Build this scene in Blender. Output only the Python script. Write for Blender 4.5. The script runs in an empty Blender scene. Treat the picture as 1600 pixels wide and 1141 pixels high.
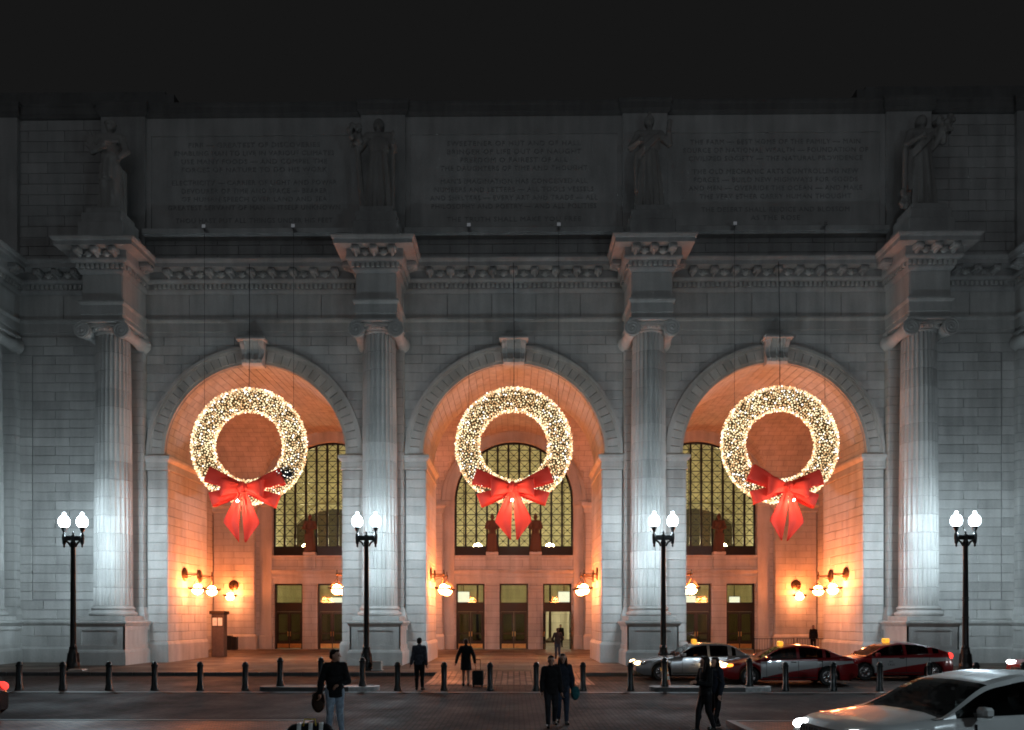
import bpy, bmesh, math, random
from mathutils import Vector, Matrix
R = math.radians
PI = math.pi
rnd = random.Random(7)
sc = bpy.context.scene
C = sc.collection

# ------------------------------------------------------------------ camera, sky, light, exposure
cam_d = bpy.data.cameras.new('camera')
cam = bpy.data.objects.new('camera', cam_d); C.objects.link(cam)
cam.location = (0, 0, 2.3)
cam.rotation_euler = (R(90), 0, R(0.6))
cam_d.lens = 27.0; cam_d.sensor_width = 36.0
cam_d.shift_x = 0.0061; cam_d.shift_y = 0.2472
cam_d.clip_start = 0.1; cam_d.clip_end = 2000
sc.camera = cam

world = bpy.data.worlds.new('World'); sc.world = world; world.use_nodes = True
bg = world.node_tree.nodes['Background']
bg.inputs[0].default_value = (0.0080, 0.0080, 0.0080, 1); bg.inputs[1].default_value = 1.0

sun_d = bpy.data.lights.new('night_fill', 'SUN'); sun_d.energy = 0.11; sun_d.angle = R(60); sun_d.color = (0.86, 0.93, 1.0)  # added wide sun lamp: faint night fill on the upper facade, no moon
sun = bpy.data.objects.new('night_fill', sun_d); C.objects.link(sun)
sun.rotation_euler = (R(76), 0, R(-10))

sc.view_settings.view_transform = 'Standard'; sc.view_settings.look = 'None'
sc.view_settings.exposure = 0.0; sc.view_settings.gamma = 1.0
sc.render.engine = 'CYCLES'
cy = sc.cycles
cy.use_denoising = True
try: cy.denoiser = 'OPENIMAGEDENOISE'
except Exception: pass
cy.filter_width = 1.8
cy.max_bounces = 7; cy.diffuse_bounces = 3; cy.glossy_bounces = 3; cy.transmission_bounces = 4; cy.transparent_max_bounces = 10
cy.sample_clamp_indirect = 4.0; cy.caustics_reflective = False; cy.caustics_refractive = False
try: cy.use_light_tree = True
except Exception: pass

LAMP_W = 860.0; LAMP_L = 7.0; LSIGN = 1        # street globes
SCONCE_L = 205.0       # radiance of the portico lanterns
HALL_L = 160.0

# ------------------------------------------------------------------ materials
def new_mat(name):
    m = bpy.data.materials.new(name); m.use_nodes = True
    nt = m.node_tree; return m, nt, nt.nodes['Principled BSDF']

def plain(name, col, rough=0.6, metal=0.0, var=0.15, scale=6.0, bump=0.0, spec=0.5, coat=0.0):
    m, nt, b = new_mat(name)
    b.inputs['Roughness'].default_value = rough; b.inputs['Metallic'].default_value = metal
    b.inputs['Specular IOR Level'].default_value = spec
    b.inputs['Coat Weight'].default_value = coat
    tc = nt.nodes.new('ShaderNodeTexCoord'); n = nt.nodes.new('ShaderNodeTexNoise')
    n.inputs['Scale'].default_value = scale; n.inputs['Detail'].default_value = 5
    nt.links.new(tc.outputs['Object'], n.inputs['Vector'])
    r = nt.nodes.new('ShaderNodeValToRGB'); r.color_ramp.elements[0].position = 0.3; r.color_ramp.elements[1].position = 0.7
    r.color_ramp.elements[0].color = (*[c*(1-var) for c in col], 1); r.color_ramp.elements[1].color = (*[min(1, c*(1+var)) for c in col], 1)
    nt.links.new(n.outputs[0], r.inputs[0]); nt.links.new(r.outputs[0], b.inputs['Base Color'])
    if bump:
        bp = nt.nodes.new('ShaderNodeBump'); bp.inputs['Strength'].default_value = bump; bp.inputs['Distance'].default_value = 0.02
        nt.links.new(n.outputs[0], bp.inputs['Height']); nt.links.new(bp.outputs[0], b.inputs['Normal'])
    return m

def stone(name, col, var=0.24, perobj=0.13, joints=None, uv=False):
    """mottled, rain-streaked stone; joints=(course height, block length) adds far-off coursing"""
    m, nt, b = new_mat(name)
    N, Lk = nt.nodes, nt.links
    b.inputs['Roughness'].default_value = 0.72; b.inputs['Specular IOR Level'].default_value = 0.3
    g = N.new('ShaderNodeNewGeometry')
    n1 = N.new('ShaderNodeTexNoise'); n1.inputs['Scale'].default_value = 0.55; n1.inputs['Detail'].default_value = 6
    mp = N.new('ShaderNodeMapping'); mp.inputs['Scale'].default_value = (2.2, 2.2, 0.32)
    n2 = N.new('ShaderNodeTexNoise'); n2.inputs['Scale'].default_value = 1.0; n2.inputs['Detail'].default_value = 5
    n3 = N.new('ShaderNodeTexNoise'); n3.inputs['Scale'].default_value = 14; n3.inputs['Detail'].default_value = 3
    Lk.new(g.outputs['Position'], n1.inputs['Vector']); Lk.new(g.outputs['Position'], mp.inputs['Vector'])
    Lk.new(mp.outputs[0], n2.inputs['Vector']); Lk.new(g.outputs['Position'], n3.inputs['Vector'])
    oi = N.new('ShaderNodeObjectInfo')
    def ma(op, a, c=None):
        q = N.new('ShaderNodeMath'); q.operation = op
        for i, v in enumerate((a, c)):
            if v is None: continue
            if isinstance(v, (int, float)): q.inputs[i].default_value = v
            else: Lk.new(v, q.inputs[i])
        return q.outputs[0]
    s = ma('ADD', ma('MULTIPLY', n1.outputs[0], 1.0), ma('MULTIPLY', n2.outputs[0], 1.1))
    s = ma('ADD', s, ma('MULTIPLY', n3.outputs[0], 0.35))
    s = ma('SUBTRACT', s, 1.225)
    s = ma('MULTIPLY', s, var*2.6)
    s = ma('ADD', s, ma('MULTIPLY', ma('SUBTRACT', oi.outputs['Random'], 0.5), perobj*2))
    s = ma('ADD', s, 1.0)
    fac = s
    hb = n3.outputs[0]
    if joints:
        bk = N.new('ShaderNodeTexBrick'); bk.inputs['Scale'].default_value = 1.0
        bk.inputs['Brick Width'].default_value = joints[1]; bk.inputs['Row Height'].default_value = joints[0]
        bk.inputs['Mortar Size'].default_value = 0.014; bk.inputs['Mortar Smooth'].default_value = 0.3
        bk.inputs['Color1'].default_value = (0.93, 0.93, 0.93, 1); bk.inputs['Color2'].default_value = (1.05, 1.05, 1.05, 1)
        bk.inputs['Mortar'].default_value = (0.5, 0.5, 0.5, 1)
        if uv:
            u = N.new('ShaderNodeUVMap'); Lk.new(u.outputs[0], bk.inputs['Vector'])
        else:
            sx = N.new('ShaderNodeSeparateXYZ'); cx = N.new('ShaderNodeCombineXYZ')
            Lk.new(g.outputs['Position'], sx.inputs[0])
            Lk.new(ma('ADD', sx.outputs[0], sx.outputs[1]), cx.inputs[0]); Lk.new(sx.outputs[2], cx.inputs[1])
            Lk.new(cx.outputs[0], bk.inputs['Vector'])
        sp = N.new('ShaderNodeSeparateColor'); Lk.new(bk.outputs['Color'], sp.inputs[0])
        fac = ma('MULTIPLY', s, sp.outputs[0])
        hb = ma('SUBTRACT', ma('MULTIPLY', n3.outputs[0], 0.3), ma('MULTIPLY', bk.outputs['Fac'], 1.0))
    mx = N.new('ShaderNodeMix'); mx.data_type = 'RGBA'; mx.blend_type = 'MULTIPLY'; mx.inputs[0].default_value = 1
    mx.inputs[6].default_value = (*col, 1)
    cc = N.new('ShaderNodeCombineColor')
    for i in range(3): Lk.new(fac, cc.inputs[i])
    Lk.new(cc.outputs[0], mx.inputs[7]); Lk.new(mx.outputs[2], b.inputs['Base Color'])
    bp = N.new('ShaderNodeBump'); bp.inputs['Strength'].default_value = 0.35; bp.inputs['Distance'].default_value = 0.03
    Lk.new(hb, bp.inputs['Height']); Lk.new(bp.outputs[0], b.inputs['Normal'])
    return m

def emit(name, col, strength, sampled=True):
    m, nt, b = new_mat(name)
    b.inputs['Base Color'].default_value = (*[min(0.8, c) for c in col], 1)
    b.inputs['Emission Color'].default_value = (*col, 1); b.inputs['Emission Strength'].default_value = strength
    if not sampled: m.cycles.emission_sampling = 'NONE'
    return m

def glass(name, tint, rough=0.05, gl=0.10):
    m = bpy.data.materials.new(name); m.use_nodes = True
    nt = m.node_tree; nt.nodes.clear()
    o = nt.nodes.new('ShaderNodeOutputMaterial'); t = nt.nodes.new('ShaderNodeBsdfTransparent'); gsy = nt.nodes.new('ShaderNodeBsdfGlossy')
    t.inputs[0].default_value = (*tint, 1); gsy.inputs['Roughness'].default_value = rough
    f = nt.nodes.new('ShaderNodeFresnel'); f.inputs[0].default_value = 1.5
    mx = nt.nodes.new('ShaderNodeMixShader')
    nt.links.new(f.outputs[0], mx.inputs[0])
    nt.links.new(t.outputs[0], mx.inputs[1]); nt.links.new(gsy.outputs[0], mx.inputs[2]); nt.links.new(mx.outputs[0], o.inputs[0])
    return m

def paved(name, col, mortar, w, h, rough, rot=0.0, msize=0.012, bump=0.5, patch=0.35):
    m, nt, b = new_mat(name); N, Lk = nt.nodes, nt.links
    g = N.new('ShaderNodeNewGeometry'); mp = N.new('ShaderNodeMapping'); mp.inputs['Rotation'].default_value = (0, 0, rot)
    Lk.new(g.outputs['Position'], mp.inputs[0])
    bk = N.new('ShaderNodeTexBrick'); bk.inputs['Scale'].default_value = 1
    bk.inputs['Brick Width'].default_value = w; bk.inputs['Row Height'].default_value = h; bk.inputs['Mortar Size'].default_value = msize
    bk.inputs['Color1'].default_value = (*[c*0.72 for c in col], 1); bk.inputs['Color2'].default_value = (*[c*1.3 for c in col], 1)
    bk.inputs['Mortar'].default_value = (*mortar, 1)
    Lk.new(mp.outputs[0], bk.inputs['Vector'])
    n = N.new('ShaderNodeTexNoise'); n.inputs['Scale'].default_value = 0.45; n.inputs['Detail'].default_value = 7; n.inputs['Roughness'].default_value = 0.65
    Lk.new(g.outputs['Position'], n.inputs['Vector'])
    r = N.new('ShaderNodeMapRange'); r.inputs[1].default_value = 0.3; r.inputs[2].default_value = 0.7; r.inputs[3].default_value = 1-patch; r.inputs[4].default_value = 1+patch
    Lk.new(n.outputs[0], r.inputs[0])
    mx = N.new('ShaderNodeMix'); mx.data_type = 'RGBA'; mx.blend_type = 'MULTIPLY'; mx.inputs[0].default_value = 1
    Lk.new(bk.outputs['Color'], mx.inputs[6]); Lk.new(r.outputs[0], mx.inputs[7]); Lk.new(mx.outputs[2], b.inputs['Base Color'])
    r2 = N.new('ShaderNodeMapRange'); r2.inputs[1].default_value = 0.3; r2.inputs[2].default_value = 0.7; r2.inputs[3].default_value = rough+0.15; r2.inputs[4].default_value = max(0.1, rough-0.15)
    Lk.new(n.outputs[0], r2.inputs[0]); Lk.new(r2.outputs[0], b.inputs['Roughness'])
    b.inputs['Specular IOR Level'].default_value = 0.10
    bp = N.new('ShaderNodeBump'); bp.inputs['Strength'].default_value = bump; bp.inputs['Distance'].default_value = 0.01
    iv = N.new('ShaderNodeMath'); iv.operation = 'SUBTRACT'; iv.inputs[0].default_value = 1.0
    Lk.new(bk.outputs['Fac'], iv.inputs[1]); Lk.new(iv.outputs[0], bp.inputs['Height']); Lk.new(bp.outputs[0], b.inputs['Normal'])
    return m

M = {}
SC = (0.50, 0.49, 0.47)
M['stone'] = stone('pale_granite', SC)
M['stone_joint'] = stone('pale_granite_coursed', SC, joints=(0.47, 1.85))
M['vault'] = stone('vault_tile', (0.46, 0.43, 0.40), joints=(0.42, 0.85), uv=True)
M['mortar'] = plain('mortar', (0.31, 0.305, 0.30), 0.9)
M['attic_dark'] = stone('shade_toned_granite', (0.17, 0.165, 0.16))  # shade along the attic top put into the stone colour
M['letter'] = plain('incised_letter', (0.28, 0.275, 0.27), 0.9)
M['ink'] = plain('dark_lettering', (0.03, 0.03, 0.03), 0.7)
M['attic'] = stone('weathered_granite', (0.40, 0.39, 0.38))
M['statue'] = stone('statue_granite', (0.33, 0.315, 0.30), var=0.22)
M['eagle'] = stone('brown_figure_stone', (0.10, 0.055, 0.04), var=0.25)
M['iron'] = plain('black_iron', (0.012, 0.013, 0.013), 0.38, 0.3, bump=0.1)
M['bollard'] = plain('bollard_paint', (0.010, 0.014, 0.015), 0.28, 0.2, bump=0.05)
M['bronze'] = plain('dark_bronze', (0.06, 0.04, 0.025), 0.4, 0.7)
M['door'] = plain('dark_door_bronze', (0.022, 0.016, 0.012), 0.4, 0.3)
M['brass'] = plain('brass', (0.75, 0.48, 0.18), 0.3, 1.0)
M['pane'] = glass('amber_pane', (0.97, 0.96, 0.84))
M['clear'] = glass('clear_pane', (0.70, 0.68, 0.55))
M['dimmed'] = glass('shade_tinted_door_pane', (0.28, 0.25, 0.18))  # dimness of the hall at floor level put into the glass tint
M['hall'] = stone('hall_plaster', (0.62, 0.59, 0.45), joints=(0.9, 1.8))
M['hall_dark'] = plain('hall_dark_arch', (0.07, 0.06, 0.04), 0.6)
M['lampglobe'] = emit('lamp_globe', (0.78, 0.92, 1.0), LAMP_L)
def _globe():
    # white glass: glows itself and lets the lamp inside shine through
    m = M['lampglobe']; nt = m.node_tree; nt.nodes.clear()
    o = nt.nodes.new('ShaderNodeOutputMaterial'); e = nt.nodes.new('ShaderNodeEmission'); t = nt.nodes.new('ShaderNodeBsdfTransparent'); a = nt.nodes.new('ShaderNodeAddShader')
    e.inputs[0].default_value = (0.78, 0.92, 1.0, 1); e.inputs[1].default_value = 7.0; t.inputs[0].default_value = (0.9, 0.9, 0.9, 1)
    nt.links.new(e.outputs[0], a.inputs[0]); nt.links.new(t.outputs[0], a.inputs[1]); nt.links.new(a.outputs[0], o.inputs[0])
    m.cycles.emission_sampling = 'NONE'
_globe()
def lamp_light():
    """lamp inside a globe: most of its light leaves sideways, little goes steeply down or up"""
    d = bpy.data.lights.new('globe_light', 'POINT'); d.energy = LAMP_W; d.shadow_soft_size = 0.10; d.color = (0.70, 0.89, 1.0); d.use_nodes = True
    nt = d.node_tree; em = nt.nodes['Emission']; tc = nt.nodes.new('ShaderNodeTexCoord'); sx = nt.nodes.new('ShaderNodeSeparateXYZ')
    rp = nt.nodes.new('ShaderNodeValToRGB'); mr = nt.nodes.new('ShaderNodeMapRange'); mr.inputs[1].default_value = -1; mr.inputs[2].default_value = 1
    nt.links.new(tc.outputs['Normal'], sx.inputs[0]); nt.links.new(sx.outputs[2], mr.inputs[0]); nt.links.new(mr.outputs[0], rp.inputs[0])
    cr = rp.color_ramp; pts = [(-1,0.02),(-0.86,0.05),(-0.70,0.45),(-0.5,1.0),(0.15,1.0),(0.45,0.52),(0.75,0.27),(1,0.15)]
    cr.elements[0].position = 0; cr.elements[1].position = 1
    for (p, v) in pts[1:-1]: cr.elements.new((p+1)/2)
    for el, (p, v) in zip(cr.elements, pts): el.position = (p*LSIGN+1)/2 if LSIGN > 0 else (p+1)/2; el.color = (v, v, v, 1)
    nt.links.new(rp.outputs[0], em.inputs[1]); return d
M['sconceglow'] = emit('lantern_glass', (1.0, 0.29, 0.10), SCONCE_L*0.50)
M['sconcedome'] = emit('lantern_upper_glass', (1.0, 0.22, 0.050), SCONCE_L*2.6)
M['hallglow'] = emit('hall_lamp_glass', (1.0, 0.89, 0.60), HALL_L)
M['screen'] = emit('screen_white', (0.85, 0.93, 1.0), 2.2)
M['bulb_a'] = emit('bulb_warm', (1.0, 0.78, 0.48), 1.5, False)
M['bulb_b'] = emit('bulb_gold', (1.0, 0.60, 0.30), 0.75, False)
M['bulb_c'] = emit('bulb_white', (1.0, 0.94, 0.84), 2.3, False)
M['needle'] = plain('fir_needles', (0.11, 0.075, 0.025), 0.7, var=0.5, scale=9)  # golden light of the bulbs put into the needle colour
M['ribbon'] = plain('red_ribbon', (0.82, 0.050, 0.028), 0.6, var=0.06, scale=2, spec=0.2)
M['wire'] = plain('steel_cable', (0.05, 0.05, 0.05), 0.5, 0.6)
M['street'] = paved('street_pavers', (0.020, 0.0165, 0.0165), (0.0055, 0.005, 0.005), 0.24, 0.12, 0.80, rot=PI/2, msize=0.018, patch=0.55)
M['drive'] = paved('drive_lane', (0.046, 0.031, 0.025), (0.016, 0.012, 0.010), 0.40, 0.20, 0.70, rot=PI/2, msize=0.018)
M['walk'] = paved('sidewalk_flags', (0.14, 0.115, 0.092), (0.06, 0.05, 0.045), 1.5, 1.5, 0.55, msize=0.015, bump=0.25, patch=0.22)
M['brickwalk'] = paved('brick_median', (0.22, 0.075, 0.045), (0.05, 0.03, 0.025), 0.2, 0.1, 0.55)
M['crosswalk'] = paved('brick_crosswalk', (0.20, 0.13, 0.105), (0.05, 0.035, 0.03), 0.62, 0.24, 0.5, rot=PI/2, msize=0.03)
M['kerb'] = plain('kerb_granite', (0.085, 0.085, 0.085), 0.6, bump=0.2)
M['kerbw'] = plain('kerb_end_paint', (0.55, 0.56, 0.56), 0.6, var=0.25, scale=8)
M['black'] = plain('black_rubber', (0.012, 0.012, 0.012), 0.7)
M['chrome'] = plain('chrome', (0.75, 0.75, 0.76), 0.12, 1.0, var=0.03)
M['carglass'] = glass('tinted_car_glass', (0.10, 0.11, 0.11), 0.03)
M['silver'] = plain('silver_paint', (0.36, 0.36, 0.37), 0.26, 0.55, var=0.04, coat=0.6)
M['white'] = plain('white_paint', (0.44, 0.44, 0.43), 0.30, 0.1, var=0.04, coat=0.6)
M['redp'] = plain('red_paint', (0.33, 0.012, 0.015), 0.28, 0.1, var=0.05, coat=0.7)
M['darkcar'] = plain('dark_paint', (0.02, 0.02, 0.024), 0.25, 0.2, var=0.05, coat=0.7)
M['headwarm'] = emit('headlight_warm', (1.0, 0.72, 0.40), 14.0)
M['headwhite'] = emit('headlight_white', (0.95, 0.98, 1.0), 22.0)
M['amberlens'] = emit('amber_lens', (1.0, 0.30, 0.04), 3.0)
M['tail'] = emit('tail_lens', (1.0, 0.04, 0.03), 2.2)
M['taildim'] = plain('tail_lens_unlit', (0.5, 0.02, 0.02), 0.2)
M['taxisign'] = emit('taxi_sign', (1.0, 0.46, 0.04), 1.15)
M['orange'] = plain('cone_orange', (0.75, 0.12, 0.02), 0.5)
M['whitep'] = plain('white_plastic', (0.75, 0.75, 0.74), 0.5)

def swoosh_paint(name, base, band):
    m, nt, b = new_mat(name); N, Lk = nt.nodes, nt.links
    b.inputs['Roughness'].default_value = 0.28; b.inputs['Coat Weight'].default_value = 0.6
    tc = N.new('ShaderNodeTexCoord'); sx = N.new('ShaderNodeSeparateXYZ'); Lk.new(tc.outputs['Object'], sx.inputs[0])
    def ma(op, a, c=None):
        q = N.new('ShaderNodeMath'); q.operation = op
        for i, v in enumerate((a, c)):
            if v is None: continue
            if isinstance(v, (int, float)): q.inputs[i].default_value = v
            else: Lk.new(v, q.inputs[i])
        return q.outputs[0]
    x, z = sx.outputs[0], sx.outputs[2]
    lo = ma('ADD', 0.55, ma('MULTIPLY', ma('SIGN', x), 0.0))
    q = ma('ADD', x, 1.15)
    lo = ma('ADD', 0.16, ma('MULTIPLY', ma('POWER', ma('MAXIMUM', q, 0.0), 0.62), 0.31))
    hi = ma('ADD', 0.86, ma('MULTIPLY', q, 0.012))
    f = ma('MULTIPLY', ma('GREATER_THAN', z, lo), ma('LESS_THAN', z, hi))
    f = ma('MULTIPLY', f, ma('GREATER_THAN', x, -1.05))
    mx = N.new('ShaderNodeMix'); mx.data_type = 'RGBA'; Lk.new(f, mx.inputs[0])
    mx.inputs[6].default_value = (*base, 1); mx.inputs[7].default_value = (*band, 1)
    Lk.new(mx.outputs[2], b.inputs['Base Color'])
    return m
M['taxired'] = swoosh_paint('taxi_red_and_grey', (0.24, 0.007, 0.010), (0.44, 0.44, 0.44))

# ------------------------------------------------------------------ mesh helpers
class MB:
    def __init__(s, mats=None):
        s.v = []; s.f = []; s.m = []; s.uv = []; s.M = None; s.mi = 0; s.useuv = False
    def add(s, vs, fs, uvs=None):
        n = len(s.v)
        if s.M is not None: vs = [s.M @ Vector(p) for p in vs]
        s.v.extend([tuple(p) for p in vs])
        for k, f in enumerate(fs):
            s.f.append([i+n for i in f]); s.m.append(s.mi)
            if s.useuv: s.uv.append(uvs[k] if uvs else [(0, 0)]*len(f))
    def box(s, x0, x1, y0, y1, z0, z1):
        s.add([(x0,y0,z0),(x1,y0,z0),(x1,y1,z0),(x0,y1,z0),(x0,y0,z1),(x1,y0,z1),(x1,y1,z1),(x0,y1,z1)],
              [(0,3,2,1),(4,5,6,7),(0,1,5,4),(1,2,6,5),(2,3,7,6),(3,0,4,7)])
    def cbox(s, x0, x1, y0, y1, z0, z1, c=0.02):
        """box with chamfered edges"""
        bm = bmesh.new()
        bmesh.ops.create_cube(bm, size=1)
        for v in bm.verts: v.co = Vector(((x0+x1)/2+v.co.x*(x1-x0), (y0+y1)/2+v.co.y*(y1-y0), (z0+z1)/2+v.co.z*(z1-z0)))
        bmesh.ops.bevel(bm, geom=bm.edges[:], offset=c, segments=1, affect='EDGES')
        s.bm(bm)
    def bm(s, bm):
        bm.verts.ensure_lookup_table(); bm.verts.index_update()
        s.add([v.co.copy() for v in bm.verts], [[v.index for v in f.verts] for f in bm.faces]); bm.free()
    def slab(s, O, U, V, N, u0, u1, v0, v1, d, c=0.012):
        """ashlar face block: base rectangle in plane, proud by d, chamfer c"""
        O, U, V, N = Vector(O), Vector(U), Vector(V), Vector(N)
        P = lambda u, v, n: O+U*u+V*v+N*n
        vs = [P(u0,v0,0),P(u1,v0,0),P(u1,v1,0),P(u0,v1,0),P(u0,v0,d-c),P(u1,v0,d-c),P(u1,v1,d-c),P(u0,v1,d-c),
              P(u0+c,v0+c,d),P(u1-c,v0+c,d),P(u1-c,v1-c,d),P(u0+c,v1-c,d)]
        s.add(vs, [(0,1,5,4),(1,2,6,5),(2,3,7,6),(3,0,4,7),(4,5,9,8),(5,6,10,9),(6,7,11,10),(7,4,8,11),(8,9,10,11)])
    def ashlar(s, O, U, V, N, u0, u1, v0, v1, h=0.47, L=1.85, d=0.04, g=0.011, seed=0):
        nr = max(1, round((v1-v0)/h)); hh = (v1-v0)/nr
        for r in range(nr):
            a = v0+r*hh
            W = u1-u0; n = max(1, round(W/L)); l = W/n
            if n == 1 and W > 0.75*L and r % 2: cuts = [u0, u0+W*0.5, u1]
            elif r % 2 == 0 or n == 1: cuts = [u0+k*l for k in range(n+1)]
            else: cuts = [u0]+[u0+(k+0.5)*l for k in range(n)]+[u1]
            for k in range(len(cuts)-1):
                s.slab(O, U, V, N, cuts[k]+g, cuts[k+1]-g, a+g, a+hh-g, d+rnd.uniform(-0.004, 0.004))
    def lathe(s, prof, c=(0,0,0), n=24, axis='z', cap=True):
        vs = []; fs = []
        for (r, z) in prof:
            for k in range(n):
                a = 2*PI*k/n
                x, y = r*math.cos(a), r*math.sin(a)
                p = (x, y, z) if axis == 'z' else ((x, z, y) if axis == 'y' else (z, x, y))
                vs.append((c[0]+p[0], c[1]+p[1], c[2]+p[2]))
        for i in range(len(prof)-1):
            for k in range(n):
                fs.append((i*n+k, i*n+(k+1)%n, (i+1)*n+(k+1)%n, (i+1)*n+k))
        if cap:
            if prof[0][0] > 1e-4: fs.append(tuple(range(n))[::-1])
            if prof[-1][0] > 1e-4: fs.append(tuple((len(prof)-1)*n+k for k in range(n)))
        s.add(vs, fs)
    def tube(s, path, rad, n=8, cap=True):
        path = [Vector(p) for p in path]
        if isinstance(rad, (int, float)): rad = [rad]*len(path)
        vs = []; fs = []
        t0 = (path[1]-path[0]).normalized()
        ref = Vector((0,0,1)) if abs(t0.z) < 0.9 else Vector((1,0,0))
        u = t0.cross(ref).normalized()
        for i, p in enumerate(path):
            t = (path[min(i+1, len(path)-1)]-path[max(i-1, 0)]).normalized()
            u = (u-t*u.dot(t)).normalized(); w = t.cross(u)
            for k in range(n):
                a = 2*PI*k/n; vs.append(p+(u*math.cos(a)+w*math.sin(a))*rad[i])
        for i in range(len(path)-1):
            for k in range(n): fs.append((i*n+k, i*n+(k+1)%n, (i+1)*n+(k+1)%n, (i+1)*n+k))
        if cap: fs.append(tuple(range(n))[::-1]); fs.append(tuple((len(path)-1)*n+k for k in range(n)))
        s.add(vs, fs)
    def ell(s, c, r, n=16, m=10, rot=None):
        if isinstance(r, (int, float)): r = (r, r, r)
        vs = []; fs = []
        Rm = rot if rot else Matrix.Identity(3)
        for i in range(1, m):
            th = PI*i/m
            for k in range(n):
                a = 2*PI*k/n
                vs.append(Vector(c)+Rm @ Vector((r[0]*math.sin(th)*math.cos(a), r[1]*math.sin(th)*math.sin(a), r[2]*math.cos(th))))
        t = len(vs); vs.append(Vector(c)+Rm @ Vector((0,0,r[2]))); vs.append(Vector(c)+Rm @ Vector((0,0,-r[2])))
        for i in range(m-2):
            for k in range(n): fs.append((i*n+k, (i+1)*n+k, (i+1)*n+(k+1)%n, i*n+(k+1)%n))
        for k in range(n):
            fs.append((t, k, (k+1)%n)); fs.append((t+1, (m-2)*n+(k+1)%n, (m-2)*n+k))
        s.add(vs, fs)
    def caps(s, a, b, ra, rb, n=12):
        """tapered capsule"""
        a, b = Vector(a), Vector(b); t = b-a; L = t.length
        if L < 1e-5: s.ell(a, ra, n, 8); return
        q = Vector((0,0,1)).rotation_difference(t.normalized()).to_matrix()
        prof = [(ra*math.cos(x), -0+ra*math.sin(x)) for x in [-PI/2+PI/2*i/4 for i in range(5)]]+[(rb*math.cos(x), L+rb*math.sin(x)) for x in [PI/2*i/4 for i in range(5)]]
        vs = []; fs = []
        for (r, z) in prof:
            r = max(r, 1e-4)
            for k in range(n):
                an = 2*PI*k/n; vs.append(a+q @ Vector((r*math.cos(an), r*math.sin(an), z)))
        for i in range(len(prof)-1):
            for k in range(n): fs.append((i*n+k, i*n+(k+1)%n, (i+1)*n+(k+1)%n, (i+1)*n+k))
        fs.append(tuple(range(n))[::-1]); fs.append(tuple((len(prof)-1)*n+k for k in range(n)))
        s.add(vs, fs)
    def prism(s, poly, d, plane='xz', at=0.0):
        """extrude a 2D polygon by d along the third axis"""
        n = len(poly)
        def P(p, q):
            if plane == 'xz': return (p[0], at+q, p[1])
            if plane == 'yz': return (at+q, p[0], p[1])
            return (p[0], p[1], at+q)
        vs = [P(p, 0) for p in poly]+[P(p, d) for p in poly]
        fs = [tuple(range(n)), tuple(range(n, 2*n))[::-1]]+[(i, i+n, (i+1)%n+n, (i+1)%n) for i in range(n)]
        s.add(vs, fs)
    def sweep(s, path, prof, cap=True):
        """moulding: profile (offset outward, z) along a plan polyline with mitred corners; outward is right of travel"""
        n = len(path); offs = []
        for i in range(n):
            ns = []
            if i > 0:
                d = Vector((path[i][0]-path[i-1][0], path[i][1]-path[i-1][1])).normalized(); ns.append(Vector((d.y, -d.x)))
            if i < n-1:
                d = Vector((path[i+1][0]-path[i][0], path[i+1][1]-path[i][1])).normalized(); ns.append(Vector((d.y, -d.x)))
            if len(ns) == 1: offs.append(ns[0])
            else: offs.append((ns[0]+ns[1])/(1+ns[0].dot(ns[1])))
        vs = []; fs = []; k = len(prof)
        for i in range(n):
            for (o, z) in prof: vs.append((path[i][0]+offs[i].x*o, path[i][1]+offs[i].y*o, z))
        for i in range(n-1):
            for j in range(k-1): fs.append((i*k+j, (i+1)*k+j, (i+1)*k+j+1, i*k+j+1))
        if cap: fs.append(tuple(range(k))); fs.append(tuple((n-1)*k+j for j in range(k))[::-1])
        s.add(vs, fs)
    def mesh(s, name, mats, smooth=False):
        me = bpy.data.meshes.new(name); me.from_pydata(s.v, [], s.f)
        if not isinstance(mats, (list, tuple)): mats = [mats]
        for m in mats: me.materials.append(m)
        me.polygons.foreach_set('material_index', s.m)
        if smooth:
            me.polygons.foreach_set('use_smooth', [True]*len(me.polygons))
            if smooth != 'all':
                try: me.set_sharp_from_angle(angle=R(40))
                except Exception: pass
        if s.useuv:
            ul = me.uv_layers.new(name='UVMap'); i = 0
            for u in s.uv:
                for p in u: ul.data[i].uv = p; i += 1
        me.update(); return me
    def build(s, name, mats, parent=None, smooth=False, loc=(0,0,0), kind=None):
        return obj(name, s.mesh(name, mats, smooth), parent, loc, kind)

def obj(name, me, parent=None, loc=(0,0,0), kind=None):
    o = bpy.data.objects.new(name, me); C.objects.link(o); o.parent = parent; o.location = loc
    if kind: o['kind'] = kind
    return o
def thing(name, label, cat, loc=(0,0,0), rz=0, group=None):
    o = bpy.data.objects.new(name, None); C.objects.link(o); o.location = loc; o.rotation_euler = (0,0,rz)
    o.empty_display_size = 0.2
    tag(o, label, cat, group); return o
def tag(o, label, cat, group=None):
    o['label'] = label; o['category'] = cat
    if group: o['group'] = group
    return o
KIDS = {}
def copy_tree(o, parent=None):
    c = o.copy(); C.objects.link(c); c.parent = parent
    for ch in [x for x in list(bpy.data.objects) if x.parent == o]: copy_tree(ch, c)
    return c

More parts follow.
